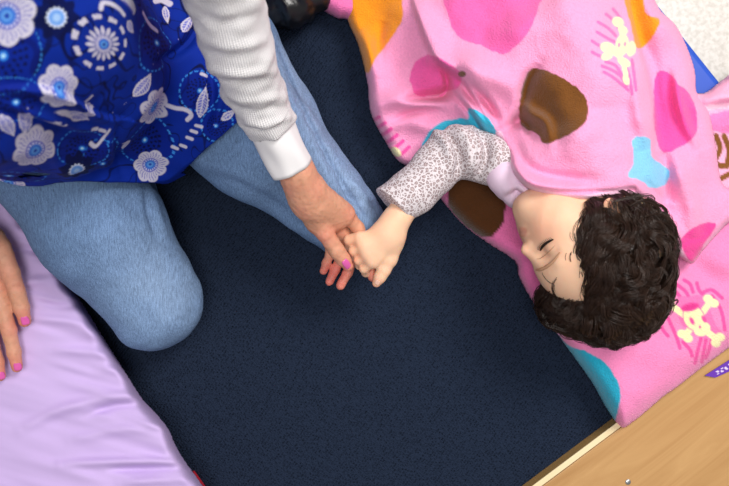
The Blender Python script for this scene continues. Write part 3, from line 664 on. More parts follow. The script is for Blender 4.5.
# skin: tendons, knuckle creases, freckles
c = np.tile(lin(207, 150, 122), (len(va), 1))
fr = noise(va * 260); over(c, 0.20 * sstep(0.45, 0.8, fr), lin(150, 92, 66))
over(c, 0.35 * sstep(-0.2, 0.6, noise(va * 45 + 4)), lin(212, 136, 116))
for (x, y, z, r) in ((348, 266, .15, .02), (339, 284, .112, .022), (330, 281, .11, .022), (326, 271, .115, .02), (325, 233, .178, .016), (343, 214, .168, .014), (25, 321, .14, .018), (17, 367, .137, .018), (0, 376, .137, .018), (372, 277, .128, .02), (346, 268, .113, .02), (336, 268, .111, .018)):
    d = np.linalg.norm(va - P(x, y, z), axis=1); over(c, 0.55 * np.exp(-(d / r) ** 2), lin(214, 108, 100))
def crease(v, nv, p, d, wd_, rad, amp):
    """small wrinkles across a digit at p; d is the digit's direction"""
    t = (v - p) @ nz(d); r = np.linalg.norm(v - p, axis=1); return -amp * (0.5 + 0.5 * np.cos(2 * np.pi * t / wd_)) * np.exp(-(r / rad) ** 2)
disp = np.zeros(len(va))
for a, b in (((331, 242, .172), (337, 251, .166)), ((10, 275, .156), (17, 292, .150)), ((4, 312, .15), (9, 331, .146))):
    pa, pb = P(*a), P(*b); disp += crease(va, nv, pb + np.array([0, 0, .008]), pb - pa, .0032, .010, .0009)
for pts in ([(290, 165, .27), (306, 192, .24), (322, 206, .215)], [(300, 170, .27), (312, 198, .235), (318, 222, .20)], [(306, 172, .26), (322, 194, .235), (338, 208, .19)]):      # tendons and veins
    al, ar, bd = axis_coords(va, [P(*p) for p in pts]); disp += 0.0017 * np.exp(-(bd / .006) ** 2)
disp += 0.0005 * noise(va * 190) * hand
va = va + nv * disp[:, None]
body = make_mesh('body', va, fa, M['skin_adult'], adult, {'c_skin': c})
skin = va
def nail(name, tip, dirv, up, w_, l_, mat, parent, thick=0.0007):
    d = nz(dirv); up = nz(np.asarray(up, float) - d * (np.asarray(up, float) @ d)); sd = np.cross(d, up); V = []; nu, nv_ = 10, 12
    for j in range(nv_ + 1):
        for i in range(nu + 1):
            a = (i / nu - .5) * 2; b = j / nv_
            wq = w_ * (1 - 0.35 * abs(2 * b - 1) ** 4); x = a * wq
            V.append(tip + d * (b - .75) * l_ + sd * x + up * (-(a * a) * w_ * 0.32 - 0.10 * l_ * (b - .4) ** 2))
    F = np.array([[j * (nu + 1) + i, j * (nu + 1) + i + 1, (j + 1) * (nu + 1) + i + 1, (j + 1) * (nu + 1) + i] for j in range(nv_) for i in range(nu)])
    V = np.array(V); near_ = skin[np.linalg.norm(skin - tip, axis=1) < .03]
    for g in V:                                         # lay the plate on the finger
        m_ = np.hypot(near_[:, 0] - g[0], near_[:, 1] - g[1]) < .0019
        if m_.any(): g[2] = max(near_[m_, 2].max(), tip[2] - .006) + .0004
    V = smooth_mesh(V, F, 1, .4)
    o = make_mesh(name, V, F, mat, parent); m = o.modifiers.new('t', 'SOLIDIFY'); m.thickness = thick; return o
def dirp(a, b): return P(*b) - P(*a)
nl = nail('fingernail', P(348.5, 266, .1645), dirp((340, 255, .166), (348, 266, .157)), (0.35, 0.2, 1), .0060, .0160, M['nail'], body); nl['label'] = 'pink varnished thumbnail'
nail('fingernail', P(25.5, 323, .1495), dirp((21, 308, .147), (25, 321, .141)), (0.25, 0, 1), .0058, .0135, M['nail'], body)
nail('fingernail', P(17.5, 369, .1455), dirp((14, 352, .144), (17, 367, .138)), (0.1, 0, 1), .0052, .0125, M['nail'], body)
nail('fingernail', P(0.3, 378, .1455), dirp((-3, 362, .143), (0, 376, .138)), (0, 0, 1), .0052, .0125, M['nail'], body)
# hair of the adult: a short bob outside the frame
S = SDF(0.006); hc = Lh(-.012, .052, 0)
S.ell(hc, np.array([.113, .095, .096]) * 1.12, B3h, k=.01).ell(Lh(-.055, -.03, 0), np.array([.07, .085, .095]) * 1.12, B3h, k=.04)
S.ell(Lh(.11, -.015, 0), np.array([.075, .075, .075]) * 1.12, B3h, k=.02, neg=True)
v, f = S.build(); v = v + normals(v, f) * (0.003 * noise(v * 90))[:, None]; make_mesh('hair', v, f, M['hair_adult'], adult)

# jeans
S = SDF(0.0032)
hR = hip + np.array([-.07, -.07, -.03]); hL = hip + np.array([.07, .07, -.03])
kR = P(154, 303, .082); kL = P(346, 222, .075)
S.cone(hR, hL, .115, .115, .05).cone(hip, hip + np.array([0, 0, .10]), .135, .125, .05)
S.chain([(hR, .105), (hR * .45 + kR * .55 + np.array([0, 0, .012]), .094), (kR, .078)], .03)
S.chain([(hL, .115), (hL * .45 + kL * .55 + np.array([.008, .0, .02]), .090), (kL, .060)], .03)
aR = P(70, 60, .06); aL = P(228, -8, .055)
S.chain([(kR + np.array([-.008, .01, -.022]), .056), (kR * .5 + aR * .5, .058), (aR, .045)], .03)
S.chain([(kL + np.array([.004, .008, -.018]), .050), (kL * .5 + aL * .5 + np.array([-.016, -.010, 0]), .055), (aL, .048)], .03)
v, f = S.build(smooth=2, zmin=0.004)
nv = normals(v, f); q = topx(v); up = np.clip(nv[:, 2], 0, 1)
def cs(pts, amp, wd_, kind='ridge'): return fold(q, pts, amp, wd_, kind) * np.clip(nv[:, 2] + .5, 0, 1)
dz = 0.0035 * noise(v * 17) + 0.0015 * noise(v * 42)
dz += cs([(152, 185), (158, 215), (170, 245)], .006, 4) + cs([(146, 185), (150, 212), (160, 240)], -.006, 4) + cs([(172, 235), (186, 255), (190, 275)], .004, 4) + cs([(108, 190), (118, 210), (130, 222)], .003, 6)
dz += cs([(140, 290), (160, 318), (185, 325)], .003, 7) + cs([(60, 230), (85, 240), (110, 236)], .0025, 6)
dz += cs([(206, 175), (250, 190), (300, 225)], -.005, 6) + cs([(196, 160), (235, 170), (290, 200)], .005, 7) + cs([(215, 190), (260, 215), (320, 240)], .003, 5)
dz += cs([(276, 45), (300, 100), (330, 160), (362, 212)], -.005, 2.5) + cs([(270, 50), (293, 104), (323, 166), (352, 212)], .003, 5)
dz += cs([(340, 180), (352, 196), (366, 204)], -.006, 3.5) + cs([(345, 176), (358, 192), (370, 206)], .006, 4)
for k in range(14):
    a = k / 13; x, y = 283 + a * 70, 70 + a * 128; dz += cs([(x - 5, y + 3), (x + 7, y - 2)], .0022 * (-1) ** k, 3)
v = v + nv * dz[:, None]; v[:, 2] = np.maximum(v[:, 2], 0.003)
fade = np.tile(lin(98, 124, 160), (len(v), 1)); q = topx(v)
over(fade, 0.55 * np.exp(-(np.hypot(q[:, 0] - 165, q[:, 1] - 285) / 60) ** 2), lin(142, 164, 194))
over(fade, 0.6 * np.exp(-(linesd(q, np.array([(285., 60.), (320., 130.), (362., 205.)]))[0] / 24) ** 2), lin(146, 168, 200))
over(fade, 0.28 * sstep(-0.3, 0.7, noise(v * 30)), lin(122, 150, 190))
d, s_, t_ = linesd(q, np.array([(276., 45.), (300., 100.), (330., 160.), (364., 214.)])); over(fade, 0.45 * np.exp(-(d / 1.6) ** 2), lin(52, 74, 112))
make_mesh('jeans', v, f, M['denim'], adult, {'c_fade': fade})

# white thermal shirt: sleeve and cuff
axL = [shL, elL, P(240, 60, .385), P(263, 112, .305), P(284, 152, .262)]
S = SDF(0.0025)
S.chain([(shL, .075), (elL, .048), (P(226, 0, .45), .0425), (P(240, 52, .39), .0405), (P(254, 88, .335), .0375), (P(276, 136, .270), .0345)], .02, .012)
S.chain([(shR, .075), (elR, .052), (P(-64, 184, .205), .036)], .02, .012)
cq = P(271.5, 128, .280); cdv = nz(P(291, 167, .247) - P(258, 102, .31))
def cut_cuff(F, X, Y, Z):
    g = np.stack([X, Y, Z], -1) - cq; return np.where((g ** 2).sum(-1) < .012, np.maximum(F, g @ cdv), F).astype(np.float32)
v, f = S.build(post=cut_cuff, smooth=2); nv = normals(v, f); q = topx(v)
al, ar, rr = axis_coords(v, axL)
dz = 0.0022 * noise(np.stack([al * 60, ar * 2.0, ar * 0], 1)) + 0.0012 * noise(v * 60)
for pts, a, wd_ in (([(192, 40), (225, 46), (270, 40)], .004, 6), ([(200, 66), (235, 74), (276, 70)], .0045, 5), ([(205, 76), (240, 84), (272, 78)], -.004, 4), ([(218, 92), (250, 100), (286, 96)], .005, 5), ([(226, 106), (252, 112), (288, 106)], -.004, 4), ([(236, 122), (262, 124), (294, 116)], .004, 4), ([(190, 18), (230, 22), (268, 14)], -.003, 6)):
    dz += fold(q, pts, a, wd_) * (nv[:, 2] > -.2)
v = v + nv * dz[:, None]
shirt = make_mesh('thermal_shirt', v, f, M['knit'], adult, {'tube': np.stack([ar * rr.clip(.03, .06), al, np.ones(len(v))], 1)}); shirt['label'] = 'white ribbed thermal sleeve'
def tube_between(a, b, ra, rb, th, n=56, m=14, flare=0.0, seed=0.0):
    """open cuff with wall thickness, slightly uneven"""
    d = nz(b - a); up = nz(np.array([0, 0, 1.]) - d * d[2]); sd = np.cross(d, up); V = []; T = []
    prof = [(0, -th), (0, 0)] + [(i / m, 0) for i in range(1, m + 1)] + [(1.0, -th)] + [(0.6, -th)]
    for t, off in prof:
        for i in range(n):
            an = 2 * math.pi * i / n; r = ra + (rb - ra) * t + off + .0012 * math.sin(3 * an + 5 * t + seed) + .0007 * math.sin(7 * an + seed * 2)
            V.append(a + (b - a) * t + r * (math.cos(an) * up + math.sin(an) * sd)); T.append((an * ra, t * .045, 0.0))
    F = [[j * n + i, j * n + (i + 1) % n, (j + 1) * n + (i + 1) % n, (j + 1) * n + i] for j in range(len(prof) - 1) for i in range(n)]
    return np.array(V), np.array(F)[:, ::-1], np.array(T)
V, F, T = tube_between(P(269, 124, .283), P(291.5, 167.5, .247), .0322, .0305, .003); make_mesh('cuff', V, F, M['knit'], shirt, {'tube': T})['label'] = 'smooth white cuff'
V, F, T = tube_between(P(-72, 176, .214), P(-52, 200, .196), .038, .033, .003); make_mesh('cuff', V, F, M['knit'], shirt, {'tube': T})

# printed tunic: a shell that hangs over lap and trunk
S = SDF(0.0026); kk = .05
th = .013
S.cone(hR, hL, .115 + th, .115 + th, kk).cone(hip, hip + np.array([.0, .0, .14]), .148, .15, kk).cone(hip + np.array([.0, .0, .14]), np.array([-.43, .26, .52]), .15, .15, kk)
S.cone(hip + Fd * .065 + np.array([0, 0, .17]) - Ld * .03, hip + Fd * .07 + np.array([0, 0, .18]) + Ld * .04, .085, .08, .06)
S.cone(np.array([-.42, .265, .52]) - Ld * .06 + Fd * .05, np.array([-.42, .265, .52]) + Ld * .05 + Fd * .05, .10, .10, .08)
S.cone(shL + np.array([-.03, -.03, -.02]), shR + np.array([.03, .03, -.02]), .085, .085, .05)
S.chain([(hR, .105 + th), (hR * .45 + kR * .55 + np.array([0, 0, .012]), .094 + th), (kR, .078 + th)], .06)
S.chain([(hL, .115 + th), (hL * .45 + kL * .55 + np.array([.008, .0, .02]), .090 + th), (kL, .060 + th)], .06)
hem = catmull([(-160, 120, 0), (-40, 165, 0), (2, 180, 0), (22, 186, 0), (45, 187, 0), (72, 182, 0), (98, 181, 0), (120, 180, 0), (144, 176, 0), (160, 168, 0), (185, 157, 0), (205, 145, 0), (225, 131, 0), (241, 114, 0), (247, 80, 0), (252, 10, 0), (250, -60, 0), (230, -240, 0), (-160, -240, 0)], 5)
hemw = np.array([P(x, y, .262)[:2] for x, y, _ in hem])
def tunic_post(F, X, Y, Z):
    g = np.stack([X, Y, Z], -1).astype(np.float32)
    F = F + 0.004 * noise(g * np.array([16, 16, 9.])) + 0.0022 * noise(g * 38)
    x2, y2 = X[:, :, 0], Y[:, :, 0]; sd = polysd(np.stack([x2.ravel(), y2.ravel()], 1), hemw)[0].reshape(x2.shape)
    # folds of the lap, and the overhang of the belly
    k = FPX / np.maximum(H - Z, .2); 
    F = np.maximum(F, -(F + 0.0075))
    F = np.maximum(F, np.where(Z < .42, sd[:, :, None], -1.0)); F = np.maximum(F, .135 - Z)
    F = np.maximum(F, Z - .775)
    return F.astype(np.float32)
v, f = S.build(post=tunic_post, smooth=2)
nv = normals(v, f); q = topx(v); vis = (q[:, 0] > -60) & (q[:, 1] > -40) & (nv @ nz([.3, -.3, .9]) > -.2)
def cf(pts, a, wd_, kind='ridge'): return fold(q, pts, a, wd_, kind) * vis
dz = cf([(0, 88), (30, 86), (60, 92), (95, 112), (130, 120)], .010, 9, 'step') + cf([(0, 100), (30, 112), (70, 125), (110, 128)], .006, 6) + cf([(0, 110), (40, 122), (80, 132)], -.006, 4)
dz += cf([(205, 4), (198, 28), (182, 48), (160, 62)], -.012, 5) + cf([(190, 0), (186, 26), (172, 42), (150, 55)], .007, 8)
dz += cf([(200, 60), (204, 95), (190, 130)], .006, 6) + cf([(210, 70), (212, 100), (202, 128)], -.006, 4) + cf([(222, 95), (218, 115), (214, 132)], .005, 4)
dz += cf([(120, 118), (118, 150), (124, 176)], -.006, 5) + cf([(110, 122), (106, 152), (108, 178)], .005, 7) + cf([(40, 140), (60, 165), (70, 182)], .003, 6)
v = v + nv * dz[:, None]
q = topx(v); near = (q[:, 0] > -30) & (q[:, 0] < 260) & (q[:, 1] > -25) & (q[:, 1] < 200) & (nv[:, 2] > -.35)
v, f = refine(v, f, near[f].all(1), 2); nv = normals(v, f); q = topx(v)
TB = lin(8, 42, 148); TD = lin(6, 14, 62); TW = lin(204, 200, 218); TL = lin(98, 160, 232); TV = lin(96, 96, 190)
c = np.tile(TB, (len(v), 1))
over(c, 0.30 * sstep(0.1, 0.6, noise(v * 24)), lin(3, 24, 104))
# vine scrolls in a darker blue all over
for k_ in range(2):
    vn = np.abs(noise(v * (38 + 22 * k_) + 3.3 + k_)) + .25 * (noise(v * 21 + 7 * k_) < 0)
    over(c, .75 * (1 - sstep(.03, .08, vn)), TD)
vn = np.abs(noise(v * 38 + 3.3)); over(c, 0.8 * (1 - sstep(.03, .07, vn)) * (noise(v * 15 + 9) > 0.05), TD)
fx = (q[:, 0] > -200) & (nv[:, 2] > -.4); fi = np.where(fx)[0]
def frame(px, py):
    d = np.hypot(q[fi, 0] - px, q[fi, 1] - py); cand = fi[d < max(2.5, d.min() + 0.3)]; i = cand[np.argmax(v[cand, 2])]
    m = np.linalg.norm(v[fi] - v[i], axis=1) < .02; n = nz(nv[fi[m]].sum(0)); s = FPX / (H - v[i, 2])
    ex = nz(np.array([1., 0, 0]) - n * n[0]); ey = np.cross(ex, n)        # ey runs down the picture
    return v[i], n, ex, ey, s
def local(px, py, R):
    p, n, ex, ey, s = frame(px, py); d = v - p; m = (np.linalg.norm(d, axis=1) < R / s * 2.4) & (nv @ n > -.1) & (np.abs(d @ n) < .035)
    i = np.where(m)[0]; d = d[i]; a, b = d @ ex, d @ ey; e = .004                       # the print is drawn on the cloth, eased where the cloth leans
    J = np.array([(topx((p + e * t_)[None]) - topx(p[None]))[0] / e for t_ in (ex, ey)]).T
    u_, w_, vt = np.linalg.svd(J); J = u_ @ np.diag(np.maximum(w_, w_.max() / 2.2)) @ vt
    return i, J[0, 0] * a + J[0, 1] * b, J[1, 0] * a + J[1, 1] * b
def put(i, mask, colr): c[i] += mask[:, None] * (colr - c[i])
ss = lambda e, x, w_=.6: 1 - sstep(e - w_, e + w_, x)
def white_flower(px, py, R, rot=0, lobes=7):
    R *= 1.15
    i, x, y = local(px, py, R * 1.3); r = np.hypot(x, y); a = np.arctan2(y, x) + rot
    ed = R * (0.80 + 0.20 * np.abs(np.cos(a * lobes / 2)) ** 0.7); put(i, ss(ed, r), TW)
    put(i, 0.75 * (np.sin(a * lobes * 4 + np.sin(r)) > .55) * (r > R * .5) * (r < ed * .86), TV)
    put(i, ss(R * .46, r), TV); put(i, ss(R * .40, r), lin(206, 210, 236)); put(i, ss(R * .40, r) * (np.sin(a * 16) > 0) * (r > R * .28), TV); put(i, ss(R * .30, r), lin(60, 118, 214)); put(i, ss(R * .18, r), TL); put(i, ss(R * .08, r), lin(30, 60, 170))
def dahlia(px, py, R):
    i, x, y = local(px, py, R * 1.8); r = np.hypot(x, y); a = np.arctan2(y, x)
    put(i, ss(R * (.88 + .12 * np.cos(a * 16)), r), TW); put(i, 0.8 * (np.cos(a * 16) < -.45) * (r > R * .45) * (r < R), TB)
    put(i, 0.7 * (np.cos(a * 16 + np.pi) < -.6) * (r > R * .35) * (r < R * .62), TV)
    put(i, ss(R * .32, r), lin(40, 100, 210)); put(i, ss(R * .2, r), TL); put(i, ss(R * .09, r), TB)
    put(i, (np.abs(r - R * 1.47) < R * .12) * (np.cos(a * 11) > -.25) * 1.0, TW)
def small(px, py, R):
    i, x, y = local(px, py, R * 2.6); r = np.hypot(x, y); a = np.arctan2(y, x)
    put(i, .9 * ss(R * (1.95 + .25 * np.cos(a * 9)), r), TD); put(i, ss(R * (.92 + .08 * np.cos(a * 14)), r), lin(206, 216, 240)); put(i, ss(R * .72, r), lin(110, 160, 230)); put(i, ss(R * .35, r), lin(160, 196, 240))
def disc(px, py, R, ry=1.0, dots=True):
    i, x, y = local(px, py, R * 1.25); r = np.hypot(x, y / ry); a = np.arctan2(y, x)
    put(i, .55 * ss(R * .95, r), lin(6, 28, 130))
    put(i, .9 * (np.abs(r - R) < .8) * (np.cos(a * R * 1.1) > -.3), lin(56, 138, 226))
    if dots:
        for k, n_ in ((.30, 10), (.45, 15), (.60, 19)): put(i, .9 * (np.abs(r - R * k) < R * .05) * (np.cos(a * n_ + k * 9) > .1), TD)
    put(i, ss(R * .13, r), lin(40, 120, 220)); put(i, ss(R * .06, r), lin(170, 220, 246))
def leaf(px, py, L, W, rot):
    i, x, y = local(px, py, L * 1.2); a = math.radians(rot); u = x * math.cos(a) + y * math.sin(a); w_ = -x * math.sin(a) + y * math.cos(a); t = np.clip((u + L) / (2 * L), 0, 1)
    wd_ = W * np.sin(np.pi * t ** .8) + .01; m = np.abs(w_) < wd_; put(i, m * 1.0, TW); put(i, (np.abs(w_) < wd_ - 1.6) * .9, lin(90, 96, 196)); put(i, (np.abs(w_) < wd_ - 1.4) * (np.sin(u * 2.2 + np.abs(w_) * 1.4) > .2) * .8, TW); put(i, m * (np.abs(w_) < .6), TW)
def scroll(pts, wd_, colr, wob=0):
    mx, my = np.mean([p[0] for p in pts]), np.mean([p[1] for p in pts]); R = max(math.hypot(p[0] - mx, p[1] - my) for p in pts) + 4
    i, x, y = local(mx, my, R); d, _, t = linesd(np.stack([x + mx, y + my], 1), catmull(pts, 6, False)); put(i, ss(wd_ * 1.0, d + 0 * t), colr)
for a in ((4, 58, 40), (159, 42, 26), (146, 142, 25), (18, 103, 34, .6), (104, 166, 22), (215, 128, 16), (84, 150, 26, .7), (10, 178, 28, .6), (198, 92, 20)): disc(*a)
for a in ((59, 18, 11), (78, 173, 9)): small(*a)
for a in ((9, 17, 27, .3), (36, 153, 21, .6), (157, 108, 18, .2), (61, 88, 19, .1), (152, 166, 15, .4), (8, 186, 15, 0), (-60, 60, 26), (-70, 140, 22)): white_flower(*a)
dahlia(106, 46, 17)
for a in ((147, 86, 15, 5.5, -52), (204, 104, 16, 6, -78), (10, 128, 14, 7, 55), (28, 124, 12, 8, 95), (80, 118, 14, 7, 35), (94, 113, 9, 5, 10), (190, 22, 10, 5, -60), (230, 116, 9, 4, -35), (133, 28, 10, 5, 40), (168, 14, 9, 4, 80)): leaf(*a)
scroll([(104, 10), (106, 4), (114, 5), (124, 11), (132, 18)], 2.0, TW); scroll([(122, -4), (134, 4), (142, 12)], 4.0, TW); scroll([(124, 2), (132, 8), (140, 14)], 1.0, TV); scroll([(140, 14), (152, 24), (164, 29)], 2.4, lin(196, 196, 230)); scroll([(168, 106), (176, 110), (186, 112), (192, 116), (188, 122)], 2.0, TW)
scroll([(60, 104), (66, 114), (66, 124), (72, 128)], 1.6, TW); scroll([(92, 140), (98, 145), (110, 137)], 1.4, TW); scroll([(126, 140), (129, 148), (124, 152), (126, 146)], 1.6, TW); scroll([(156, 2), (164, 0), (172, 4)], 2.6, TW)
for x, y in ((96, 131), (103, 133), (188, 140), (194, 134), (182, 148), (174, 150), (200, 128), (206, 74)): scroll([(x - 2.5, y - 1), (x + 2.5, y + 1)], 1.6, TW)
make_mesh('tunic', v, f, M['tunic'], adult, {'c_pattern': c})
place_empty(adult, (hip[0], hip[1], 0))

# ------------------------------------------------------------------ sleeping child
child = thing('person', 'sleeping child with curly brown hair and a leopard print sleeve under the pink blanket', 'person')
U_ = nz([.5, -.866, 0.0]); F0 = np.array([-.866, -.5, 0.0]); tilt = math.radians(10)
R0 = np.array([0, 0, 1.]); Fw = F0 * math.cos(tilt) + R0 * math.sin(tilt); R_ = np.cross(Fw, U_)
HO = P(588.6, 221.3, .172)
sh = P(512, 163, .165)
S = SDF(0.0016)
Lc, B3 = head_sdf(S, HO, Fw, U_, R_, 1.0, -.002, -.002, .8)
S.cone(Lc(-.005, -.03, -.01), Lc(-.03, -.10, -.03), .042, .036, .03)
S.cone(Lc(-.03, -.10, -.03), P(552, 155, .115), .036, .05, .04)
v1, f1 = S.build(smooth=2)
S = SDF(0.004)
tq = [P(552, 150, .115), P(580, 95, .115), P(570, 20, .11), P(530, -40, .10)]
S.chain([(tq[0], .052), (tq[1], .064), (tq[2], .062), (tq[3], .05)], .04)
S.chain([(tq[2], .05), (P(510, -40, .09), .04), (P(450, -70, .07), .035)], .03); S.chain([(tq[2] + np.array([.02, 0, -.02]), .05), (P(560, -90, .09), .042), (P(530, -140, .08), .03)], .03)
S.chain([(P(548, 160, .135), .032), (P(518, 166, .145), .024), (P(470, 152, .118), .024), (P(450, 152, .112), .026), (P(410, 200, .143), .020)], .02)
S.chain([(P(560, 158, .10), .035), (P(556, 195, .085), .022), (P(585, 185, .085), .018)], .02)
v0, f0 = S.build()
# right hand: a fist around the adult's index finger
S = SDF(0.0011)
S.chain([(P(424, 182, .138), .0215), (P(408, 203, .147), .0205), (P(396, 220, .153), .0200), (P(387, 232, .155), .0205)], .012)
S.cone(P(388, 232, .155), P(367, 243, .154), .0190, .0150, .014).cone(P(393, 238, .151), P(375, 258, .148), .0185, .0150, .014).cone(P(386, 240, .150), P(369, 251, .150), .0190, .0155, .014)
KN = [((360, 237.5, .160), (349.5, 240, .150), (350, 246, .132), (359, 248, .122)), ((363.5, 246, .161), (354, 250.5, .151), (355, 256, .131), (363, 257, .121)), ((367.5, 254.5, .159), (359, 260, .149), (360, 265, .130), (368, 265, .120)), ((372, 262, .155), (364, 268.5, .146), (366, 272.5, .130), (374, 272, .122))]
for k, (a, b, c_, d_) in enumerate(KN):
    r = .0088 - .0004 * k
    S.cone(P(379 - k * .6, 243 + k * 4.2, .153), P(*a), r * 1.25, r * 1.08, .010)
    S.chain([(P(*a), r * 1.06), (P(*b), r), (P(*c_), r * .95), (P(*d_), r * .85)], .0022, .0022)
S.chain([(P(393, 246, .148), .0150), (P(389, 259, .146), .0125), (P(384, 270, .145), .0098), (P(380, 277, .143), .0088), (P(376.5, 283, .141), .0068)], .008, .006)
v2, f2 = S.build(smooth=2)
va = np.concatenate([v1, v0, v2]); fa = np.concatenate([f1, f0 + len(v1), f2 + len(v1) + len(v0)]); nv = normals(va, fa)
c = np.tile(lin(236, 192, 160), (len(va), 1))
for k, (a, b, _, _) in enumerate(KN):
    d = np.linalg.norm(va - P(*a), axis=1); over(c, .15 * np.exp(-(d / .010) ** 2), lin(238, 160, 130)); d = np.linalg.norm(va - P(*b), axis=1); over(c, .35 * np.exp(-(d / .010) ** 2), lin(236, 158, 128))
d = np.linalg.norm(va - P(376, 284, .138), axis=1); over(c, .5 * np.exp(-(d / .014) ** 2), lin(238, 140, 116))
for q_ in (-1, 1):
    d = np.linalg.norm(va - Lc(.082, -.028, .034 * q_), axis=1); over(c, .45 * np.exp(-(d / .024) ** 2), lin(236, 150, 126))
d = np.linalg.norm((va - Lc(.100, -.038, 0)) @ B3.T / np.array([.012, .0085, .017]), axis=1); over(c, .6 * (1 - sstep(.7, 1.15, d)), lin(216, 134, 118))
d = np.linalg.norm(va - Lc(-.002, -.002, .085), axis=1); over(c, .5 * np.exp(-(d / .026) ** 2), lin(240, 150, 110))
d = np.linalg.norm(va - Lc(.114, -.012, 0), axis=1); over(c, .25 * np.exp(-(d / .012) ** 2), lin(240, 160, 140))
cbody = make_mesh('body', va, fa, M['skin_child'], child, {'c_skin': c})
skin = va
nail('fingernail', P(376.5, 283.5, .1478), dirp((380, 277, .145), (376.5, 283, .143)), (-.3, 0, 1), .0040, .0070, M['nail_bare'], cbody)
# closed eye lashes and brows
def strip(pts, radii, mat, name, parent, n=8):
    pts = catmull(pts, 5, False); m = len(pts); V = []; rad = np.interp(np.linspace(0, 1, m), np.linspace(0, 1, len(radii)), radii)
    for j in range(m):
        d = nz(pts[min(j + 1, m - 1)] - pts[max(j - 1, 0)]); a = nz(np.cross(d, [0.3, 0.5, .8])); b = np.cross(d, a)
        V += [pts[j] + rad[j] * (math.cos(2 * math.pi * i / n) * a + math.sin(2 * math.pi * i / n) * b) for i in range(n)]
    F = [[j * n + i, j * n + (i + 1) % n, (j + 1) * n + (i + 1) % n, (j + 1) * n + i] for j in range(m - 1) for i in range(n)] + [list(range(n))[::-1], list(range((m - 1) * n, m * n))]
    return V, F
def onface(f_, u_, r_, lift=.0):
    """point of the head's surface seen along the face direction"""
    s0 = Lc(f_ + .04, u_, r_); dd = va[:len(v1)] - s0; t = dd @ (-Fw); off = np.linalg.norm(dd + np.outer(t, Fw), axis=1); m = (off < .0022) & (t > 0) & (t < .08)
    k = t[m].min() if m.any() else .04
    return s0 - Fw * (k - lift)
hv = va[:len(v1)]; hq = topx(hv)
def ontop(px, py, lift=.0003):
    d = np.hypot(hq[:, 0] - px, hq[:, 1] - py); i = np.where(d < 1.6)[0]
    z = hv[i, 2].max() if len(i) else HO[2]
    return P(px, py, z + lift)
pts = [ontop(*p) for p in ((540.5, 250.5), (542, 247.5), (545, 244.2), (549, 241.5), (553.5, 239.5))]
V, F = strip(pts, [.0009, .0019, .0021, .0017, .0007], M['lash'], 'eyelashes', cbody)
for k in range(12):
    a = k / 11; i = min(int(a * 4), 3); b0 = pts[i] * (1 - (a * 4 - i)) + pts[i + 1] * (a * 4 - i)
    V2, F2_ = strip([b0, b0 + .003 * Fw - .003 * U_ + .001 * R_, b0 + .004 * Fw - .0065 * U_ + .003 * R_], [.0005, .0004, .0001], None, '', None, 4)
    F += [[x + len(V) for x in g] for g in F2_]; V += V2
make_mesh('eyelashes', V, F, M['lash'], cbody)
V, F = strip([ontop(*p) for p in ((536.5, 259), (541, 258), (548, 252.5), (555, 245.5))], [.0003, .0005, .0005, .0002], M['brow'], '', None)
make_mesh('eyelid_crease', V, F, M['brow'], cbody)
V, F = strip([ontop(*p) for p in ((536, 270), (541, 269.5), (549, 265), (556, 258), (560, 252))], [.0010, .0024, .0024, .0018, .0006], M['brow'], '', None)
make_mesh('eyebrow', V, F, M['brow'], cbody)

# curly hair: a mass of wavy locks over the skull and spread on the pillow, with loose curls at its rim
HE = [(P(611, 251, .178), (.080, .086, .094)), (P(607, 292, .150), (.080, .074, .078)), (P(568, 299, .138), (.041, .036, .058)), (P(628, 276, .145), (.048, .064, .058)), (P(592, 232, .205), (.026, .048, .052))]
def hfield(p):
    r = None
    for c_, rd in HE:
        rd = np.array(rd); q = p - c_; k0 = np.linalg.norm(q / rd, axis=-1); k1 = np.linalg.norm(q / rd ** 2, axis=-1); d = k0 * (k0 - 1) / np.maximum(k1, 1e-9)
        if r is None: r = d
        else: h_ = np.maximum(.03 - np.abs(r - d), 0) / .03; r = np.minimum(r, d) - h_ * h_ * .0075
    return r
def hgrad(p):
    e = .001; g = np.stack([hfield(p + e * np.eye(3)[i]) - hfield(p - e * np.eye(3)[i]) for i in range(3)], -1); return g / (np.linalg.norm(g, axis=-1, keepdims=True) + 1e-9)
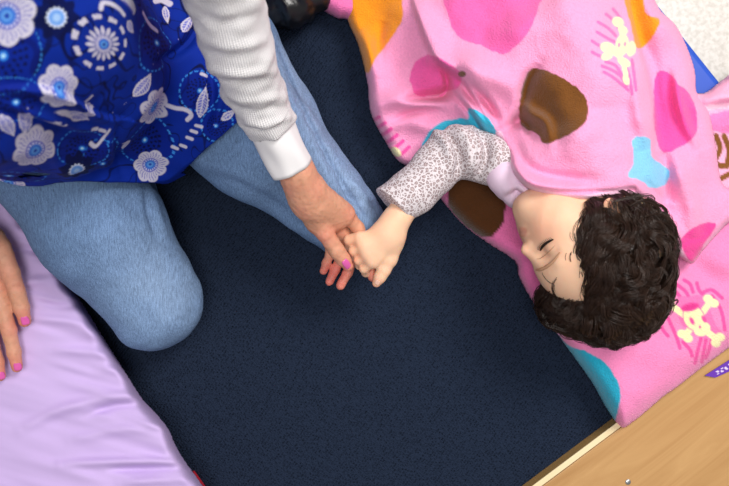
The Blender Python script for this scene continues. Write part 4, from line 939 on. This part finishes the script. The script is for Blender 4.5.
def hair():
    S = SDF(0.0028)
    for c_, rd in HE: S.ell(c_, np.array(rd) - .013, k=.03)
    v, f = S.build(zmin=.088); v = v + normals(v, f) * (.004 * noise(v * 110) + .003 * noise(v * 300))[:, None]; V = [v]; F = [f]; nb = len(v)
    def add(C, rad):
        nonlocal nb
        m, npt = C.shape[:2]; tt = np.gradient(C, axis=1); tt /= np.linalg.norm(tt, axis=2, keepdims=True) + 1e-9
        a1 = np.cross(tt, [.2, .3, .93]); a1 /= np.linalg.norm(a1, axis=2, keepdims=True) + 1e-9; a2 = np.cross(tt, a1)
        rd = rad * np.linspace(1, .4, npt)[None, :, None]
        rings = np.stack([C + rd * (math.cos(2.0944 * i) * a1 + math.sin(2.0944 * i) * a2) for i in range(3)], 2).reshape(-1, 3)
        b = nb + np.arange(m)[:, None, None] * npt * 3; J, I = np.meshgrid(np.arange(npt - 1), np.arange(3), indexing='ij'); J, I = J.ravel(), I.ravel()
        q = np.stack([J * 3 + I, J * 3 + (I + 1) % 3, (J + 1) * 3 + (I + 1) % 3, (J + 1) * 3 + I], 1)[None]
        F.append((b + q).reshape(-1, 4)); V.append(rings); nb += len(rings)
    nc, ns, npt = 640, 24, 24
    p = []
    while len(p) < nc:
        k = rng.integers(len(HE)); u = rng.normal(size=3); u /= np.linalg.norm(u); u[2] = abs(u[2]) if rng.random() < .8 else u[2]; x = HE[k][0] + u * np.array(HE[k][1])
        if abs(hfield(x[None])[0]) < .012 and x[2] > .09: p.append(x)
    p = np.array(p); part = P(588, 176, .2)
    L = rng.uniform(.075, .135, nc); lev = np.where(rng.random(nc) < .4, rng.uniform(0, .007, nc), rng.uniform(-.010, .0, nc)); turn = rng.normal(size=nc) * .4
    G = [p]; 
    for k in range(npt - 1):
        g = hgrad(p); rad = p - part; rad[:, 2] *= .3; rad /= np.linalg.norm(rad, axis=1, keepdims=True) + 1e-9
        th = turn + 1.7 * noise(p * 17.)
        rad = np.stack([rad[:, 0] * np.cos(th) - rad[:, 1] * np.sin(th), rad[:, 0] * np.sin(th) + rad[:, 1] * np.cos(th), rad[:, 2]], 1)
        d = rad - g * (rad * g).sum(1, keepdims=True); d /= np.linalg.norm(d, axis=1, keepdims=True) + 1e-9
        p = p + d * (L / (npt - 1))[:, None]; p = p - hgrad(p) * (hfield(p) - lev)[:, None] * .7; p[:, 2] = np.maximum(p[:, 2], .092); G.append(p)
    G = np.stack(G, 1); tg = np.gradient(G, axis=1); tg /= np.linalg.norm(tg, axis=2, keepdims=True) + 1e-9
    nrm = hgrad(G.reshape(-1, 3)).reshape(G.shape); sd = np.cross(tg, nrm); sd /= np.linalg.norm(sd, axis=2, keepdims=True) + 1e-9
    s_ = np.linspace(0, 1, npt)[None, :] * L[:, None]; cw = rng.uniform(.042, .075, nc)[:, None]; ph = rng.uniform(0, 6.28, nc)[:, None]; am = rng.uniform(.003, .0075, nc)[:, None]
    env = np.sin(np.linspace(.25, 2.6, npt))[None, :]
    for m_ in range(ns):
        an = 2 * np.pi * s_ / cw + ph + rng.normal(size=(nc, 1)) * .12
        o1 = rng.normal(size=(nc, 1)) * .0052; o2 = rng.normal(size=(nc, 1)) * .0016
        a_ = am * rng.uniform(.8, 1.2, (nc, 1))
        C = G + sd * (a_ * np.sin(an) + o1 * env)[..., None] + nrm * (a_ * .8 * np.cos(an) + o2 * env + .0015 - .004 * (1 - env))[..., None]
        C[..., 2] = np.maximum(C[..., 2], .092); add(C, .00055)
    # loose curls at the rim and wisps on the forehead
    def lock(pts, n, rad, cr, turns, jit=.0012, strand=.0005):
        c_ = catmull(np.array([P(*q) for q in pts]), 6, False); m = len(c_); t = np.gradient(c_, axis=0); t /= np.linalg.norm(t, axis=1, keepdims=True)
        a1 = np.cross(t, [0, 0, 1.]); a1 /= np.linalg.norm(a1, axis=1, keepdims=True) + 1e-9; a2 = np.cross(t, a1); k = np.linspace(0, 1, m); out = []
        for i in range(n):
            an = 2 * np.pi * turns * k + rng.normal() * .25; o = rng.normal(size=3) * jit
            out.append(c_ + (a1 * np.sin(an)[:, None] + a2 * (np.cos(an) - 1)[:, None] * .7) * (cr * k)[:, None] + o * np.sin(np.linspace(.3, 2.9, m))[:, None])
        add(np.array(out), strand)
    for pts in ([(630, 206, .275), (644, 199, .275), (655, 203, .265), (657, 213, .258), (650, 217, .255)], [(646, 216, .265), (660, 214, .255), (672, 222, .245), (675, 236, .235), (667, 243, .23)], [(652, 222, .255), (670, 226, .24), (679, 242, .225), (676, 262, .20)], [(612, 202, .265), (632, 197, .262), (648, 196, .262), (655, 200, .262)], [(650, 228, .25), (664, 230, .24), (672, 244, .225), (670, 262, .20), (662, 268, .20)], [(650, 300, .15), (664, 304, .13), (676, 300, .12), (674, 306, .118)], [(560, 318, .13), (548, 322, .115), (541, 316, .115)], [(640, 322, .13), (652, 330, .115), (662, 328, .11)]):
        lock(pts, 9, 0, .002, 1.0)
    cen = P(610, 270, .13)
    for k in range(60):
        a = rng.uniform(-2.7, 1.25); u = np.array([math.cos(a), math.sin(a), 0]); r0 = .03
        z = rng.uniform(.10, .19)
        while hfield((cen + u * r0 + np.array([0, 0, z - cen[2]]))[None])[0] < -.004: r0 += .002
        p0 = cen + u * r0; p0[2] = z; r_ = rng.uniform(.005, .012); sg = rng.choice([-1, 1]); th = a + rng.normal() * .6 - sg * .5; pts = [p0]; m = 8; arc = rng.uniform(2.5, 5.0)
        for j in range(m): th += sg * arc / m; pts.append(pts[-1] + np.array([math.cos(th), math.sin(th), 0]) * r_ * arc / m + np.array([0, 0, -max(z - .10, 0) * .5 / m]))
        c_ = catmull(pts, 3, False); n_ = rng.integers(3, 14)
        if 200 > topx(pts[-1][None])[0][1]: continue
        e_ = np.sin(np.linspace(.35, 2.9, len(c_)))[None, :, None]
        add(c_[None] + rng.normal(size=(n_, 1, 3)) * .0011 * e_, .0005)
    for pts in ([(584, 222, .238), (576, 236, .24), (578, 252, .238), (572, 266, .232)], [(588, 210, .235), (578, 220, .24), (573, 234, .24), (576, 244, .24)], [(580, 250, .236), (570, 264, .232), (568, 280, .215), (560, 292, .20)], [(572, 272, .226), (560, 276, .22), (553, 288, .205), (556, 300, .18)], [(566, 290, .20), (552, 294, .19), (544, 304, .165), (548, 312, .15)], [(592, 204, .23), (584, 214, .24), (581, 228, .243)], [(582, 262, .23), (574, 278, .22), (566, 296, .19)], [(576, 246, .238), (571, 256, .238), (573, 272, .225)]):
        lock(pts, 16, 0, .003, .7, .0030)
    lock([(568, 284, .212), (552, 284, .212), (542, 274, .203), (543, 262, .207)], 2, 0, .001, .4, .0006, .00035)
    return np.concatenate(V), np.concatenate(F)
V, F = hair(); make_mesh('hair', V, F, M['hair'], child)

# leopard print sleeve with rolled edge, and a pale undershirt at the neck
S = SDF(0.0022)
S.chain([(P(535, 168, .130), .034), (P(514, 166, .138), .034), (P(492, 160, .132), .0355), (P(468, 152, .124), .037), (P(450, 153, .122), .0365), (P(432, 172, .132), .034), (P(414, 191, .142), .0340), (P(390, 206, .149), .0350)], .03, .018)
ctip = P(397, 206, .149); cdir = nz(P(393, 206, .149) - P(424, 175, .138)); cpt = P(393, 206, .149)
def cut_sleeve(F, X, Y, Z):
    g = np.stack([X, Y, Z], -1); d = (g - cpt) @ cdir; return np.maximum(F, d).astype(np.float32)
v, f = S.build(post=cut_sleeve, smooth=2); nv = normals(v, f); q = topx(v)
dz = 0.0015 * noise(v * 45)
for pts, a, wd_ in (([(440, 128), (452, 138), (460, 158), (458, 172)], -.013, 3.5), ([(433, 130), (445, 142), (450, 160), (448, 176)], .009, 5), ([(452, 126), (466, 138), (470, 156), (466, 174)], .009, 5), ([(478, 128), (486, 140), (486, 158), (478, 176)], -.013, 3.5), ([(470, 130), (478, 142), (478, 158), (472, 176)], .008, 4), ([(492, 136), (498, 150), (494, 170)], .004, 4), ([(420, 160), (436, 178), (440, 196)], .003, 6), ([(408, 176), (424, 190), (428, 204)], -.0025, 5)):
    dz += fold(q, pts, a, wd_) * (nv[:, 2] > -.3)
v = v + nv * dz[:, None]
top_ = make_mesh('leopard_shirt', v, f, M['leopard'], child); top_['label'] = 'pale leopard print sleeve'
S = SDF(0.0028)
S.chain([(P(505, 176, .150), .030), (P(522, 186, .140), .034), (P(545, 186, .125), .036), (P(575, 188, .11), .030)], .03, .02)
v, f = S.build(smooth=2); nv = normals(v, f); q = topx(v)
v = v + nv * (fold(q, [(502, 192), (516, 186), (534, 194)], .007, 4) + fold(q, [(503, 200), (518, 194), (532, 202)], -.007, 3) + fold(q, [(512, 180), (516, 192), (514, 206)], -.006, 3) + fold(q, [(522, 186), (526, 196), (524, 206)], .005, 3) + .0015 * noise(v * 50))[:, None]
make_mesh('undershirt', v, f, M['undershirt'], child)
place_empty(child, P(560, 150, 0.045))

# ------------------------------------------------------------------ black leather bag at the top edge
bag = thing('shoulder_bag', 'slumped shiny black leather bag on the carpet behind the white sleeve', 'bag')
S = SDF(0.003)
S.ell(P(296, -22, .05), (.072, .072, .052), k=.02).ell(P(280, -3, .045), (.046, .052, .045), k=.03).ell(P(308, -40, .045), (.05, .05, .045), k=.03)
v, f = S.build(zmin=.002); nv = normals(v, f); v = v + nv * (.006 * noise(np.stack([v[:, 0] * 60 + v[:, 1] * 20, v[:, 1] * 22, v[:, 2] * 25], 1)) + .003 * noise(v * 80))[:, None]; v[:, 2] = np.maximum(v[:, 2], .002)
make_mesh('body', v, f, M['blacklea'], bag)
V, F = strip([P(272, -70, .06), P(276, -40, .11), P(294, -20, .115), P(310, -40, .10), P(314, -72, .06)], [.007, .007, .007], None, '', None, 10); make_mesh('strap', V, F, M['blacklea'], bag)
place_empty(bag, P(295, -30, 0))
